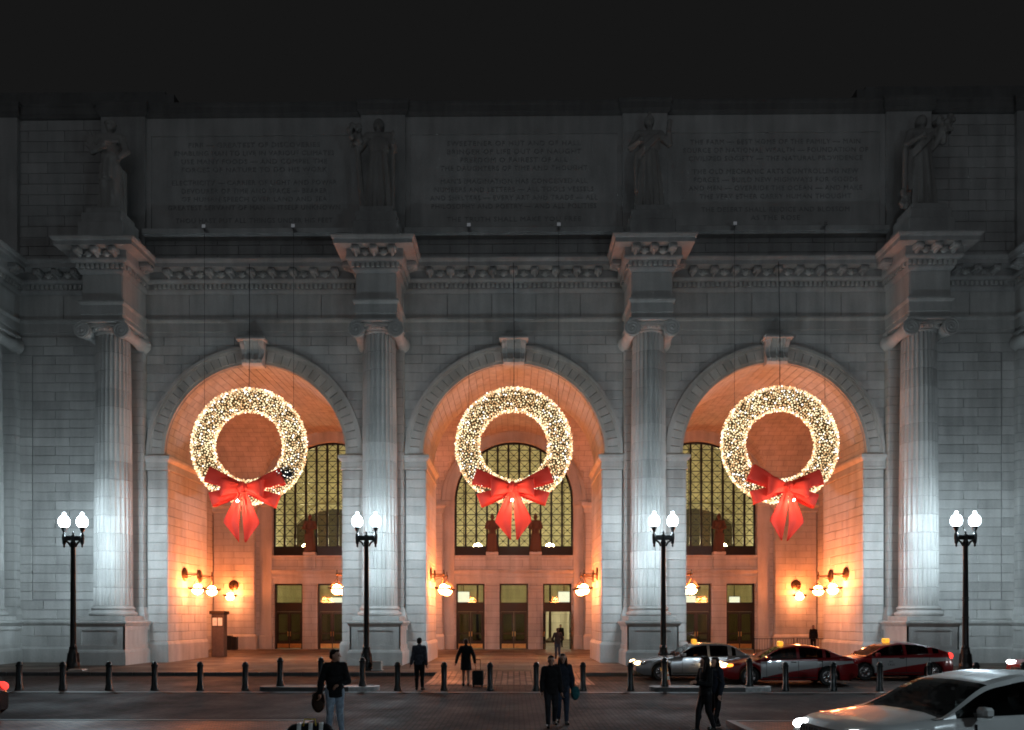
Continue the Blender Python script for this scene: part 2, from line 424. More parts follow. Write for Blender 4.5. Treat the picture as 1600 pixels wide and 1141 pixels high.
# ------------------------------------------------------------------ ground
def ground():
    m = MB(); m.add([(-400,-60,-0.15),(400,-60,-0.15),(400,25.2,-0.15),(-400,25.2,-0.15)], [(0,1,2,3)])
    m.build('street', M['street'], kind='structure')
    m = MB(); m.add([(-400,25.2,-0.15),(400,25.2,-0.15),(400,33,-0.15),(-400,33,-0.15)], [(0,1,2,3)])
    m.build('road', M['drive'], kind='structure')
    m = MB(); m.box(-400, 400, 25.05, 25.35, -0.3, -0.135); m.build('gutter_strip', M['kerb'], kind='structure')
    # pavement with a kerb and a flush brick ramp in the middle
    m = MB(); m.box(-400, -3.3, 32.65, 90, -0.4, 0.0); m.box(3.0, 400, 32.65, 90, -0.4, 0.0); m.box(-3.3, 3.0, 33.2, 90, -0.4, -0.002)
    m.build('pavement', M['walk'], kind='structure')
    m = MB()
    for (a, b) in ((-90, -3.3), (3.0, 90)):
        x = a
        while x < b-0.2:
            e = min(x+1.8, b)
            m.cbox(x+0.006, e-0.006, 32.45, 32.66, -0.3, 0.006, 0.02); x = e
    m.build('kerb', M['kerb'], kind='structure')
    m = MB(); m.add([(-3.3,28.2,-0.144),(3.0,28.2,-0.144),(3.0,30.8,-0.144),(-3.3,30.8,-0.144),(3.0,33.2,0.002),(-3.3,33.2,0.002)], [(0,1,2,3),(3,2,4,5)])
    m.add([(-3.3,30.8,-0.15),(-3.3,33.2,-0.15),(-3.3,33.2,0.002),(3.0,30.8,-0.15),(3.0,33.2,-0.15),(3.0,33.2,0.002)], [(0,1,2),(3,5,4)])
    m.build('crosswalk', M['crosswalk'], kind='structure')
    # kerb islands carrying some of the bollards
    for (a, b) in ((-8.6, -4.55), (4.55, 8.62)):
        m = MB(); pts = []
        for k in range(9): t = PI/2+PI*k/8; pts.append((a+0.45+0.45*math.cos(t), 25.95+0.45*math.sin(t)))
        for k in range(9): t = -PI/2+PI*k/8; pts.append((b-0.45+0.45*math.cos(t), 25.95+0.45*math.sin(t)))
        m.prism(pts, 0.15, 'xy', -0.15)
        o = m.build('kerb_island', M['kerb'], kind='structure')
        m = MB(); pts = [(b-0.95, 25.485), (b-0.45, 25.485)]
        for k in range(1, 6): t = -PI/2+PI*k/8; pts.append((b-0.45+0.465*math.cos(t), 25.95+0.465*math.sin(t)))
        pts2 = [(b-0.45+0.30*math.cos(-PI/2+PI*k/8), 25.95+0.30*math.sin(-PI/2+PI*k/8)) for k in range(5, -1, -1)]+[(b-0.95, 25.65)]
        m.prism(pts+pts2, 0.158, 'xy', -0.15); m.build('painted_end', M['kerbw'], o)
    # brick median close to the camera, interrupted by the crossing
    for (a, b) in ((-60, -4.75), (5.0, 60)):
        m = MB(); m.box(a, b, 12.6, 17.35, -0.3, -0.03); m.build('median', M['brickwalk'], kind='structure')
        m = MB(); m.box(a, b, 17.35, 17.52, -0.3, -0.02); m.box((b if a < 0 else a-0.17), (b+0.17 if a < 0 else a), 12.6, 17.52, -0.3, -0.02)
        m.build('median_kerb', M['kerb'], kind='structure')
ground()
# ------------------------------------------------------------------ the station
BAYS = (-13.5, 0.0, 13.5)
COLS = (-26.9, -20.25, -6.75, 6.75, 20.25, 26.9)
YF, YR, YB = 40.0, 45.0, 56.7          # wall front, wall rear, portico back wall
ZS, RI, RO = 10.8, 4.75, 5.65          # arch spring, inner and outer radius
JX = 4.6                               # half width of the opening between the jambs
XE = 33.0
station = thing('station_building', 'pale stone station front with three tall arches, columns and inscribed attic', 'building', (0, YF, 0))
OFF = (0, -YF, 0)
def part(mb, name, mat, smooth=False, kind=None): return mb.build(name, mat, station, smooth, OFF, kind)
X1, Y1, Z1 = Vector((1,0,0)), Vector((0,1,0)), Vector((0,0,1))

def front_wall():
    m = MB(); yf = YF+0.0; top = 29.0
    segs = 48
    xs_all = []
    def strip(xa, za, xb, zb, y, flip):
        q = [(xa,y,za),(xb,y,zb),(xb,y,top),(xa,y,top)]
        m.add(q, [(0,1,2,3) if not flip else (3,2,1,0)])
    for c in BAYS:
        arc = [(c+RI*math.cos(PI-PI*k/segs), ZS+RI*math.sin(PI-PI*k/segs)) for k in range(segs+1)]
        for (y, fl) in ((yf, False), (YR, True)):
            for k in range(segs): strip(*arc[k], *arc[k+1], y, fl)
            strip(c-6.75, 0, c-RI, 0, y, fl); strip(c+RI, 0, c+6.75, 0, y, fl)
        for k in range(segs):
            m.add([(arc[k][0],yf,arc[k][1]),(arc[k+1][0],yf,arc[k+1][1]),(arc[k+1][0],YR,arc[k+1][1]),(arc[k][0],YR,arc[k][1])], [(3,2,1,0)])
        for sx in (-1, 1):
            x = c+sx*RI; m.add([(x,yf,0),(x,YR,0),(x,YR,ZS),(x,yf,ZS)], [(0,1,2,3)])
    for sx in (-1, 1):
        for (y, fl) in ((yf, False), (YR, True)): strip(min(sx*20.25, sx*XE), 0, max(sx*20.25, sx*XE), 0, y, fl)
    m.add([(-XE,yf,top),(XE,yf,top),(XE,58,top),(-XE,58,top)], [(0,1,2,3)])
    fw = part(m, 'front_wall', M['mortar'])
    # face blocks: every block of the spandrels and side walls is its own piece
    H, L, d, g = 0.47, 1.85, 0.04, 0.011
    sh = {}
    def block(x0, x1, z0, z1, y=YF):
        key = (round(x1-x0, 3), round(z1-z0, 3))
        if key not in sh:
            b = MB(); w, h = (x1-x0)/2, (z1-z0)/2
            b.slab((0,0,0), X1, Z1, -Y1, -w+g, w-g, -h+g, h-g, d); sh[key] = b.mesh('stone_block', M['stone'])
        o = obj('stone_block', sh[key], fw, ((x0+x1)/2, y+rnd.uniform(-0.004, 0.004), (z0+z1)/2)); return o
    nrow = 0
    z0 = ZS+0.0; rows = 13; h = (17.0-ZS)/rows
    for c in BAYS:
        for r in range(rows):
            za, zb = z0+r*h, z0+(r+1)*h
            for sx in (-1, 1):
                xo = 6.75-1.05
                t = zb-ZS; inn = math.sqrt(max(0, (RO-0.08)**2-t*t)) if t < RO else 0
                tb = za-ZS; innb = math.sqrt(max(0, (RO-0.08)**2-tb*tb)) if tb < RO else 0
                if xo-inn < 0.12: continue
                cuts = []; x = xo-(0.0 if r % 2 else 0.92)
                e = xo
                if r % 2 == 0 and xo-inn > 1.2: cuts.append((x, e)); e = x
                while e-inn > 2.4: cuts.append((e-L, e)); e -= L
                cuts.append((None, e))
                for (a, b_) in cuts:
                    if a is not None: block(*sorted((c+sx*a, c+sx*b_)), za, zb)
                    else:
                        q = MB(); bx = min(innb, b_-0.02)
                        pts = [(c+sx*(bx+g), za+g), (c+sx*(b_-g), za+g), (c+sx*(b_-g), zb-g), (c+sx*(inn+g), zb-g)]
                        if sx < 0: pts = pts[::-1]
                        q.prism(pts, -d, 'xz', YF); q.build('stone_block', M['stone'], fw)
    # the walls beyond the outer columns, with a sunk panel
    for sx in (-1, 1):
        def blk(a, b_, za, zb, y): block(*sorted((sx*a, sx*b_)), za, zb, y)
        zz = 2.25; n = 31; hh = (17.0-zz)/n
        for r in range(n):
            za, zb = zz+r*hh, zz+(r+1)*hh
            inside = 3.3 < (za+zb)/2 < 16.0
            if inside:
                blk(21.3, 21.95, za, zb, YF-0.05); blk(25.2, 25.85, za, zb, YF-0.05)
                cuts = (21.95, 23.25, 25.2) if r % 2 else (21.95, 24.0, 25.2)
                for k in range(2): blk(cuts[k], cuts[k+1], za, zb, YF)
            else:
                cuts = (21.3, 23.0, 24.6, 25.85) if r % 2 else (21.3, 22.2, 23.9, 25.85)
                for k in range(3): blk(cuts[k], cuts[k+1], za, zb, YF-0.05)
    return fw
front_wall()

def backing():
    """raised frame behind the side wall blocks"""
    for sx in (-1, 1):
        m = MB()
        for (a, b) in ((21.3, 21.95), (25.2, 25.85)): m.box(*sorted((sx*a, sx*b)), YF-0.05, YF+0.01, 2.2, 17.0)
        for (z0, z1) in ((2.2, 3.3), (16.0, 17.0)): m.box(*sorted((sx*21.95, sx*25.2)), YF-0.05, YF+0.01, z0, z1)
        part(m, 'wall_panel_frame', M['mortar'])
backing()

def side_plinths():
    for sx in (-1, 1):
        a, b = sorted((sx*21.4, sx*25.75)); m = MB()
        m.sweep([(a, YF-0.2), (b, YF-0.2)], [(0.12,0.0),(0.12,0.70),(0.05,0.78),(0.0,0.82)]); m.sweep([(a, YF-0.2), (b, YF-0.2)], [(0.0,1.92),(0.06,1.98),(0.12,2.06),(0.12,2.15),(0.0,2.22),(-0.2,2.24)])
        m.box(a, b, YF-0.16, YF, 0, 2.2); po = part(m, 'wall_plinth', M['stone'])
        q = MB(); q.ashlar((0, YF-0.16, 0), X1, Z1, -Y1, a, b, 0.80, 1.92, h=0.56, L=1.5, d=0.04); q.build('plinth_stones', M['stone'], po, kind='stuff')
side_plinths()

def arches():
    nv = 39
    for bi, c in enumerate(BAYS):
        m = MB()
        # outer and inner mouldings of the archivolt, and the curved soffit mould
        def ring(r0, r1, y0, y1, n=64):
            vs = []; fs = []
            for k in range(n+1):
                a = PI*k/n; ca, sa = math.cos(a), math.sin(a)
                for (r, y) in ((r0,y0),(r1,y0),(r1,y1),(r0,y1)): vs.append((c+r*ca, y, ZS+r*sa))
            for k in range(n):
                for j in range(4): fs.append((k*4+j, k*4+(j+1)%4, (k+1)*4+(j+1)%4, (k+1)*4+j))
            m.add(vs, fs)
        ring(5.50, 5.66, YF-0.22, YF+0.02); ring(5.40, 5.52, YF-0.17, YF+0.02); ring(4.74, 4.90, YF-0.10, YF+0.03)
        a_ = part(m, 'arch', M['stone'], smooth=True)
        b = MB()
        for k in range(nv):
            if k == nv//2: continue
            a0, a1 = PI*k/nv+0.0024, PI*(k+1)/nv-0.0024
            b = MB(); b.mi = 0
            vs = []
            for (y, e) in ((YF+0.01, 0), (YF-0.115, 0), (YF-0.13, 0.012)):
                for (r, a) in ((4.88+e, a0+e/5), (5.42-e, a0+e/5), (5.42-e, a1-e/5), (4.88+e, a1-e/5)): vs.append((c+r*math.cos(a), y, ZS+r*math.sin(a)))
            b.add(vs, [(0,1,5,4),(1,2,6,5),(2,3,7,6),(3,0,4,7),(4,5,9,8),(5,6,10,9),(6,7,11,10),(7,4,8,11),(8,9,10,11)])
            b.build('voussoir', M['stone'], a_)
        # keystone: scrolled bracket with a cap
        k = MB()
        prof = [(YF+0.1,15.35),(YF-0.42,15.35),(YF-0.55,15.45),(YF-0.58,15.62),(YF-0.48,15.75),(YF-0.40,15.95),(YF-0.44,16.2),(YF-0.60,16.42),(YF-0.66,16.58),(YF+0.1,16.58)]
        n = len(prof); wv = [0.52+0.11*(z-15.35)/1.2 for (_, z) in prof]
        k.add([(c-w, y, z) for (y, z), w in zip(prof, wv)]+[(c+w, y, z) for (y, z), w in zip(prof, wv)],
              [tuple(range(n)), tuple(range(n, 2*n))[::-1]]+[(i, i+n, (i+1)%n+n, (i+1)%n) for i in range(n)])
        for sx in (-0.36, 0, 0.36): k.tube([(c+sx, y-0.02, z) for (y, z) in prof[2:9]], 0.06, 6)
        k.cbox(c-0.74, c+0.74, YF-0.86, YF+0.1, 16.56, 16.70, 0.03); k.cbox(c-0.68, c+0.68, YF-0.76, YF+0.1, 16.70, 16.82, 0.03)
        k.build('keystone', M['stone'], a_)
        # jamb faces, imposts, plinths
        for sx in (-1, 1):
            x0, x1 = c+sx*JX, c+sx*5.62
            jm = {}
            n = 19; zz = 1.10; hh = (10.0-zz)/n
            core = MB(); core.box(*sorted((x0, x1)), YF-0.06, YF+0.3, 0.0, 10.0); core.box(*sorted((x0, c+sx*(RI+0.02))), YF+0.3, YR, 0.0, 10.0); core.build('jamb_core', M['mortar'], a_)
            key = MB(); w = abs(x1-x0)/2
            key.slab((0,0,0), X1, Z1, -Y1, -w+0.01, w-0.01, -hh/2+0.011, hh/2-0.011, 0.045)
            jme = key.mesh('jamb_stone', M['stone'])
            for r in range(n): obj('jamb_stone', jme, a_, ((x0+x1)/2, YF-0.06, zz+(r+0.5)*hh))
            rv = MB(); rv.ashlar((x0, 0, 0), Y1, Z1, -X1*sx, YF-0.10, YR, 1.10, 10.0, L=1.55, d=0.045); rv.build('reveal_stones', M['stone'], a_, kind='stuff')
            # impost moulding wraps round the jamb
            path = [(c-sx*0+sx*5.66, YF-0.1), (x0, YF-0.1), (x0, YR)]
            path = path if sx > 0 else path
            pr = [(0.05,10.0),(0.10,10.02),(0.10,10.12),(0.06,10.16),(0.06,10.42),(0.16,10.52),(0.22,10.60),(0.22,10.74),(0.14,10.80),(-0.1,10.80)]
            pl = [(0.14,0.0),(0.14,0.92),(0.08,1.06),(0.02,1.10),(-0.05,1.10)]
            if sx > 0: path = [(x0, YR), (x0, YF-0.1), (c+5.66, YF-0.1), (c+5.66, YF)]
            else: path = [(c-5.66, YF), (c-5.66, YF-0.1), (x0, YF-0.1), (x0, YR)]
            im = MB(); im.sweep(path, pr); im.build('impost', M['stone'], a_)
            im = MB(); im.sweep(path, pl); im.build('jamb_plinth', M['stone'], a_)
        # soffit blocks
        s = MB(); nd = 5
        for k in range(nv):
            a0, a1 = PI*k/nv+0.003, PI*(k+1)/nv-0.003
            for j in range(nd+1):
                y0 = YF+0.06+(j-0.5*(k % 2))*1.0; y1 = y0+1.0
                y0, y1 = max(y0, YF+0.06)+0.012, min(y1, YR)-0.012
                if y1-y0 < 0.1: continue
                vs = [(c+r*math.cos(a), y, ZS+r*math.sin(a)) for r in (RI+0.01, RI-0.035) for (a, y) in ((a0,y0),(a1,y0),(a1,y1),(a0,y1))]
                s.add(vs, [(0,1,5,4),(1,2,6,5),(2,3,7,6),(3,0,4,7),(7,6,5,4)])
        s.build('soffit_stones', M['stone'], a_, kind='stuff')
arches()

# --- columns
def make_columns():
    Z0, Z9 = 2.92, 16.42; nd = 15; dh = (Z9-Z0)/nd
    def rad(z):
        t = (z-Z0)/(Z9-Z0); return 0.90-0.115*t**1.7
    drums = []
    for i in range(nd):
        za, zb = Z0+i*dh, Z0+(i+1)*dh
        m = MB(); vs = []; fs = []; n = 24*8
        for (z, e) in ((za+0.004, 0.022), (za+0.022, 0), (zb-0.022, 0), (zb-0.004, 0.022)):
            r = rad(z)-e
            for k in range(n):
                ph = (k % 8)/8.0; a = 2*PI*k/n
                cab = z < 7.35
                q = 0.0 if ph in (0, 0.125) else math.sin(PI*(ph-0.125)/0.875)
                dep = (0.062*q) if not cab else (0.045*min(1, q*4)-0.030*max(0, q-0.25))
                vs.append(((r-dep)*math.cos(a), (r-dep)*math.sin(a), z))
        for j in range(3):
            for k in range(n): fs.append((j*n+k, j*n+(k+1)%n, (j+1)*n+(k+1)%n, (j+1)*n+k))
        m.add(vs, fs); drums.append(m.mesh('drum', M['stone'], smooth=True))
    core = MB(); core.lathe([(0.80, Z0), (0.66, Z9)], n=24); core_me = core.mesh('drum_core', M['mortar'])
    # base
    b = MB()
    b.cbox(-1.16, 1.16, -1.16, 1.16, 2.17, 2.40, 0.02)
    tor = lambda r, z, h, n=7: [(r+h*0.5*math.cos(-PI/2+PI*k/(n-1)), z+h/2+h/2*math.sin(-PI/2+PI*k/(n-1))) for k in range(n)]
    b.lathe([(1.0,2.40)]+tor(1.0,2.40,0.22)+[(0.98,2.63),(0.95,2.70)]+tor(0.94,2.72,0.13)+[(0.93,2.87),(0.93,2.925),(0.80,2.93)], n=48)
    base_me = b.mesh('column_base', M['stone'], smooth=True)
    # ionic capital: echinus, cushions with spiral ends, abacus
    c = MB()
    c.lathe([(0.72,16.38),(0.80,16.42),(0.84,16.47),(0.80,16.50),(0.82,16.52),(0.98,16.62),(1.0,16.68),(0.9,16.70)], n=48)
    for k in range(24):
        a = 2*PI*k/24; c.ell((0.93*math.cos(a), 0.93*math.sin(a), 16.60), (0.07, 0.07, 0.09), 6, 5)
    c.cbox(-0.98, 0.98, -1.0, 1.0, 16.70, 16.84, 0.03)
    c.cbox(-1.14, 1.14, -1.16, 1.16, 16.84, 16.99, 0.035)
    for sx in (-1, 1):
        prof = []
        for k in range(15):
            t = -1+2*k/14.0; prof.append((0.26+0.15*abs(t)**1.6, 1.16*t))
        c.lathe(prof, (sx*0.96, 0, 16.46), 20, 'y')
        for fy in (-1, 1):
            pts = []
            for k in range(44):
                a = k/43*2.6*2*PI; r = 0.36*(1-k/43)**0.9+0.05
                pts.append((sx*(0.96+0*r)+sx*r*math.sin(a), fy*1.17, 16.46+r*math.cos(a)))
            c.tube(pts, 0.032, 5); c.ell((sx*0.96, fy*1.17, 16.46), (0.075, 0.05, 0.075), 8, 6)
    cap_me = c.mesh('capital', M['stone'], smooth=True)
    # pedestal with sunk panels
    p = MB(); w = 1.24
    p.sweep([(-w,2.7),(-w,-1.35),(w,-1.35),(w,2.7)], [(0.10,0.0),(0.10,0.62),(0.06,0.70),(0.0,0.76)])
    p.sweep([(-w,2.7),(-w,-1.35),(w,-1.35),(w,2.7)], [(0.0,1.90),(0.05,1.94),(0.10,2.02),(0.14,2.05),(0.14,2.13),(0.08,2.17),(-1.0,2.17)])
    p.box(-w+0.06, w-0.06, -1.29, 2.7, 0.0, 2.0)
    for (a0, a1, z0, z1) in ((-w, w, 0.76, 0.98), (-w, w, 1.70, 1.90), (-w, -w+0.36, 0.98, 1.70), (w-0.36, w, 0.98, 1.70)): p.box(a0, a1, -1.35, -1.28, z0, z1)
    for sx in (-1, 1):
        for (a0, a1, z0, z1) in ((-1.35, 2.7, 0.76, 0.98), (-1.35, 2.7, 1.70, 1.90), (-1.35, -0.99, 0.98, 1.70), (1.2, 2.7, 0.98, 1.70)): p.box(*sorted((sx*w, sx*(w-0.07))), a0, a1, z0, z1)
    ped_me = p.mesh('pedestal', M['stone'])
    # pilaster on the wall behind
    for x in COLS:
        e = bpy.data.objects.new('column', None); C.objects.link(e); e.parent = station; e.location = (x, -1.35, 0)
        for i, me in enumerate(drums): obj('drum', me, e).rotation_euler[2] = 0
        obj('drum_core', core_me, e); obj('column_base', base_me, e); obj('capital', cap_me, e); obj('pedestal', ped_me, e)
        pl = MB(); pl.box(x-1.03, x+1.03, YF-0.40, YF+0.01, 2.15, 17.0); po = part(pl, 'pilaster', M['mortar'])
        q = MB(); q.ashlar((0, YF-0.40, 0), X1, Z1, -Y1, x-1.03, x+1.03, 2.9, 16.5, d=0.04)
        for sx in (-1, 1): q.ashlar((x+sx*1.03, 0, 0), Y1, Z1, X1*sx, YF-0.43, YF, 2.9, 16.5, d=0.035)
        q.build('pilaster_stones', M['stone'], po, kind='stuff')
        q = MB(); q.sweep([(x-1.03,YF),(x-1.03,YF-0.4),(x+1.03,YF-0.4),(x+1.03,YF)], [(0.16,2.17),(0.16,2.5),(0.1,2.7),(0.04,2.9)]); q.build('pilaster_base', M['stone'], po)
        q = MB(); q.sweep([(x-1.03,YF),(x-1.03,YF-0.4),(x+1.03,YF-0.4),(x+1.03,YF)], [(0.02,16.5),(0.12,16.6),(0.12,17.0)]); q.build('pilaster_capital', M['stone'], po)
make_columns()

# --- entablature
def entablature():
    w = 0.98; yb = 37.6
    path = [(-XE, YF)]
    for x in COLS: path += [(x-w, YF), (x-w, yb), (x+w, yb), (x+w, YF)]
    path.append((XE, YF))
    m = MB(); m.sweep(path, [(-0.3,17.0),(0.02,17.0),(0.02,17.24),(0.06,17.25),(0.06,17.70),(0.12,17.75),(0.16,17.82),(0.16,17.90),(0.0,17.93)])
    part(m, 'architrave', M['stone'])
    # soffits of the projecting blocks
    m = MB(); m.sweep(path, [(0.0,17.93),(0.0,19.2)])
    fr = part(m, 'frieze', M['mortar'])
    b = MB()
    def seg(p, q, n, d=0.03):
        P, Q = Vector((*p, 0)), Vector((*q, 0)); U = (Q-P); Lh = U.length; U.normalize(); Nn = Vector((U.y, -U.x, 0))
        l = Lh/n
        for k in range(n): b.slab(P, U, Z1, Nn, k*l+0.012, (k+1)*l-0.012, 17.945, 19.19, d)
    for i in range(len(path)-1):
        Ln = math.dist(path[i], path[i+1]); seg(path[i], path[i+1], max(1, round(Ln/2.3)))
    b.build('frieze_stones', M['stone'], fr, kind='stuff')
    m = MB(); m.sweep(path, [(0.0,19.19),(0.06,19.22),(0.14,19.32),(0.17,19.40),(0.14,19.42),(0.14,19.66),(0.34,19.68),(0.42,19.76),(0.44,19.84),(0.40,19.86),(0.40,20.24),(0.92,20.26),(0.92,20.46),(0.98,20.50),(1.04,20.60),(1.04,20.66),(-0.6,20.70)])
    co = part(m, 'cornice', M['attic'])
    # dentils and lion-and-leaf modillions along every run
    dn = MB()
    md = MB()
    md.cbox(-0.20, 0.20, -0.86, -0.36, 19.98, 20.25, 0.05); md.tube([(0, -0.42, 19.93), (0, -0.62, 19.98), (0, -0.80, 20.06)], [0.10, 0.09, 0.07], 6); md.ell((0, -0.84, 20.08), (0.15, 0.09, 0.12), 8, 6)
    mod = md.mesh('modillion', M['attic'], smooth=True)
    pm = MB(); pm.ell((0, -0.46, 20.02), (0.17, 0.09, 0.16), 8, 6)
    for k in range(5):
        a = PI*k/4; pm.caps((0, -0.47, 19.98), (0.2*math.cos(a), -0.50, 19.98+0.22*math.sin(a)), 0.04, 0.03, 6)
    pal = pm.mesh('palmette', M['stone'], smooth=True)
    for i in range(len(path)-1):
        P, Q = Vector((*path[i], 0)), Vector((*path[i+1], 0)); U = Q-P; Ln = U.length; U.normalize(); Nn = Vector((U.y, -U.x, 0))
        x0, x1 = -0.24, Ln+0.24
        side = abs(U.y) > 0.5
        if side: x0, x1 = 0.0, Ln
        elif Ln > 4: x0, x1 = 0.5, Ln-0.5
        n = max(2, round((x1-x0)/0.24)); l = (x1-x0)/n
        for k in range(n): dn.slab(P, U, Z1, Nn, x0+k*l+0.05, x0+(k+1)*l-0.05, 19.44, 19.66, 0.27, 0.01)
        # stay clear of the inner corners
        a0, a1 = (x0-0.1, x1+0.1) if not side and Ln < 4 else (0.9, Ln-0.9)
        if a1-a0 < 0.5: continue
        n = max(2, round((a1-a0)/1.05)); l = (a1-a0)/n
        ang = math.atan2(U.y, U.x)
        if max(abs(path[i][0]), abs(path[i+1][0])) > 29: continue
        for k in range(n):
            p = P+U*(a0+(k+0.5)*l); o = obj('modillion', mod, co, (p.x, p.y, 0)); o.rotation_euler[2] = ang
            if k < n-1:
                p = P+U*(a0+(k+1)*l); o = obj('palmette', pal, co, (p.x, p.y, 0)); o.rotation_euler[2] = ang
    dn.build('dentils', M['stone'], co, kind='stuff')
entablature()

# --- attic with inscriptions
TXT = [
 ['FIRE \u2014 GREATEST OF DISCOVERIES','ENABLING MAN TO LIVE IN VARIOUS CLIMATES','USE MANY FOODS \u2014 AND COMPEL THE','FORCES OF NATURE TO DO HIS WORK','','ELECTRICITY \u2014 CARRIER OF LIGHT AND POWER','DEVOURER OF TIME AND SPACE \u2014 BEARER','OF HUMAN SPEECH OVER LAND AND SEA','GREATEST SERVANT OF MAN \u2014 ITSELF UNKNOWN','','THOU HAST PUT ALL THINGS UNDER HIS FEET'],
 ['SWEETENER OF HUT AND OF HALL','BRINGER OF LIFE OUT OF NAUGHT','FREEDOM O FAIREST OF ALL','THE DAUGHTERS OF TIME AND THOUGHT','',"MAN'S IMAGINATION HAS CONCEIVED ALL",'NUMBERS AND LETTERS \u2014 ALL TOOLS VESSELS','AND SHELTERS \u2014 EVERY ART AND TRADE \u2014 ALL','PHILOSOPHY AND POETRY \u2014 AND ALL POLITIES','','THE TRUTH SHALL MAKE YOU FREE'],
 ['THE FARM \u2014 BEST HOME OF THE FAMILY \u2014 MAIN','SOURCE OF NATIONAL WEALTH \u2014 FOUNDATION OF','CIVILIZED SOCIETY \u2014 THE NATURAL PROVIDENCE','','THE OLD MECHANIC ARTS CONTROLLING NEW','FORCES \u2014 BUILD NEW HIGHWAYS FOR GOODS','AND MEN \u2014 OVERRIDE THE OCEAN \u2014 AND MAKE','THE VERY ETHER CARRY HUMAN THOUGHT','','THE DESERT SHALL REJOICE AND BLOSSOM','AS THE ROSE']]
def text_mesh(s, size, mat, depth=0.012, name='inscription_line', spacing=1.12):
    cu = bpy.data.curves.new(name, 'FONT'); cu.body = s; cu.size = size; cu.align_x = 'CENTER'; cu.extrude = depth; cu.space_character = spacing; cu.resolution_u = 2
    o = bpy.data.objects.new('tmp', cu); C.objects.link(o)
    dg = bpy.context.evaluated_depsgraph_get(); me = bpy.data.meshes.new_from_object(o.evaluated_get(dg))
    bpy.data.objects.remove(o); bpy.data.curves.remove(cu)
    me.materials.clear(); me.materials.append(mat); return me
def attic():
    ya = 39.75
    m = MB(); m.box(-XE, XE, ya+0.05, YF+0.5, 20.6, 28.4)
    at = part(m, 'attic_wall', M['mortar'])
    q = MB(); q.ashlar((0, ya+0.05, 0), X1, Z1, -Y1, -XE, XE, 20.7, 22.15, L=2.2, d=0.05); q.build('attic_base_stones', M['attic'], at, kind='stuff')
    me_cache = {}
    for sx in (-1, 1):
        r = 0; n = 11; hh = (28.25-22.15)/n
        for r in range(n):
            cuts = (21.5, 23.4, 25.3, 27.2) if r % 2 else (21.5, 22.4, 24.3, 26.2, 27.2)
            for k in range(len(cuts)-1):
                a, b = sorted((sx*cuts[k], sx*cuts[k+1])); key = round(b-a, 2)
                if key not in me_cache:
                    t = MB(); t.slab((0,0,0), X1, Z1, -Y1, -(b-a)/2+0.010, (b-a)/2-0.010, -hh/2+0.010, hh/2-0.010, 0.03); me_cache[key] = t.mesh('attic_stone', M['attic'])
                obj('attic_stone', me_cache[key], at, ((a+b)/2, ya+0.05, 22.15+(r+0.5)*hh))
        t = MB(); t.box(*sorted((sx*27.2, sx*XE)), ya, ya+0.06, 22.15, 28.25); t.build('attic_return', M['attic'], at)
    for x in COLS:
        t = MB(); t.cbox(x-1.15, x+1.15, ya-0.2, ya+0.1, 20.6, 28.42, 0.02); t.build('attic_pier', M['attic'], at)
    for i, c in enumerate(BAYS):
        p = MB()
        xa, xb, z0, z1 = c-5.35, c+5.35, 22.35, 27.35
        p.box(xa, xb, ya+0.03, ya+0.06, z0, z1)
        pn = part(p, 'inscription_panel', M['attic'])
        f = MB()
        f.box(c-5.6, xa, ya-0.03, ya+0.06, 22.15, 28.25); f.box(xb, c+5.6, ya-0.03, ya+0.06, 22.15, 28.25); f.box(xa, xb, ya-0.03, ya+0.06, z1, 28.25); f.box(xa, xb, ya-0.03, ya+0.06, 22.15, z0)
        f.build('panel_border', M['attic'], pn)
        lines = TXT[i]; z = 27.2
        for ln in lines:
            if not ln: z -= 0.24; continue
            z -= 0.43
            me = text_mesh(ln, 0.35, M['letter'])
            o = obj('inscription_line', me, pn, (c, ya+0.024, z), 'stuff'); o.rotation_euler = (R(90), 0, 0)
            wd = max(v.co.x for v in me.vertices)*2
            tgt = min(9.9, wd*1.0+0); o.scale = (min(1.0, 9.9/wd), 1, 1)
            if wd < 7.6: o.scale = (min(1.12, 7.6/wd), 1, 1)
        # ledge under the panel, carrying the cable brackets
        s = MB(); s.sweep([(c-5.6, ya), (c+5.6, ya)], [(0.0,21.90),(0.30,21.98),(0.36,22.02),(0.50,22.06),(0.50,22.30),(0.45,22.34),(0.0,22.38)]); s.build('panel_ledge', M['attic'], at)
    path = [(-XE, ya)]
    for x in COLS: path += [(x-1.15, ya), (x-1.15, ya-0.2), (x+1.15, ya-0.2), (x+1.15, ya)]
    path.append((XE, ya))
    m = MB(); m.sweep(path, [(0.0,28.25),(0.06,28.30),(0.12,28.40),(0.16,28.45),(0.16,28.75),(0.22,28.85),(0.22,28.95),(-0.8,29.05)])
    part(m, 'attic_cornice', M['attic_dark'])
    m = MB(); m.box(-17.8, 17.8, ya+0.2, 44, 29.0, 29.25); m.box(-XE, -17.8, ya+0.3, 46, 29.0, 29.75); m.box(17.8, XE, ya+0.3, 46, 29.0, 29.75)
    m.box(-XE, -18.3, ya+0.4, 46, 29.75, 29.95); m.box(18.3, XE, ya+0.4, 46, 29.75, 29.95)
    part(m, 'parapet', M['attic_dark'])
attic()

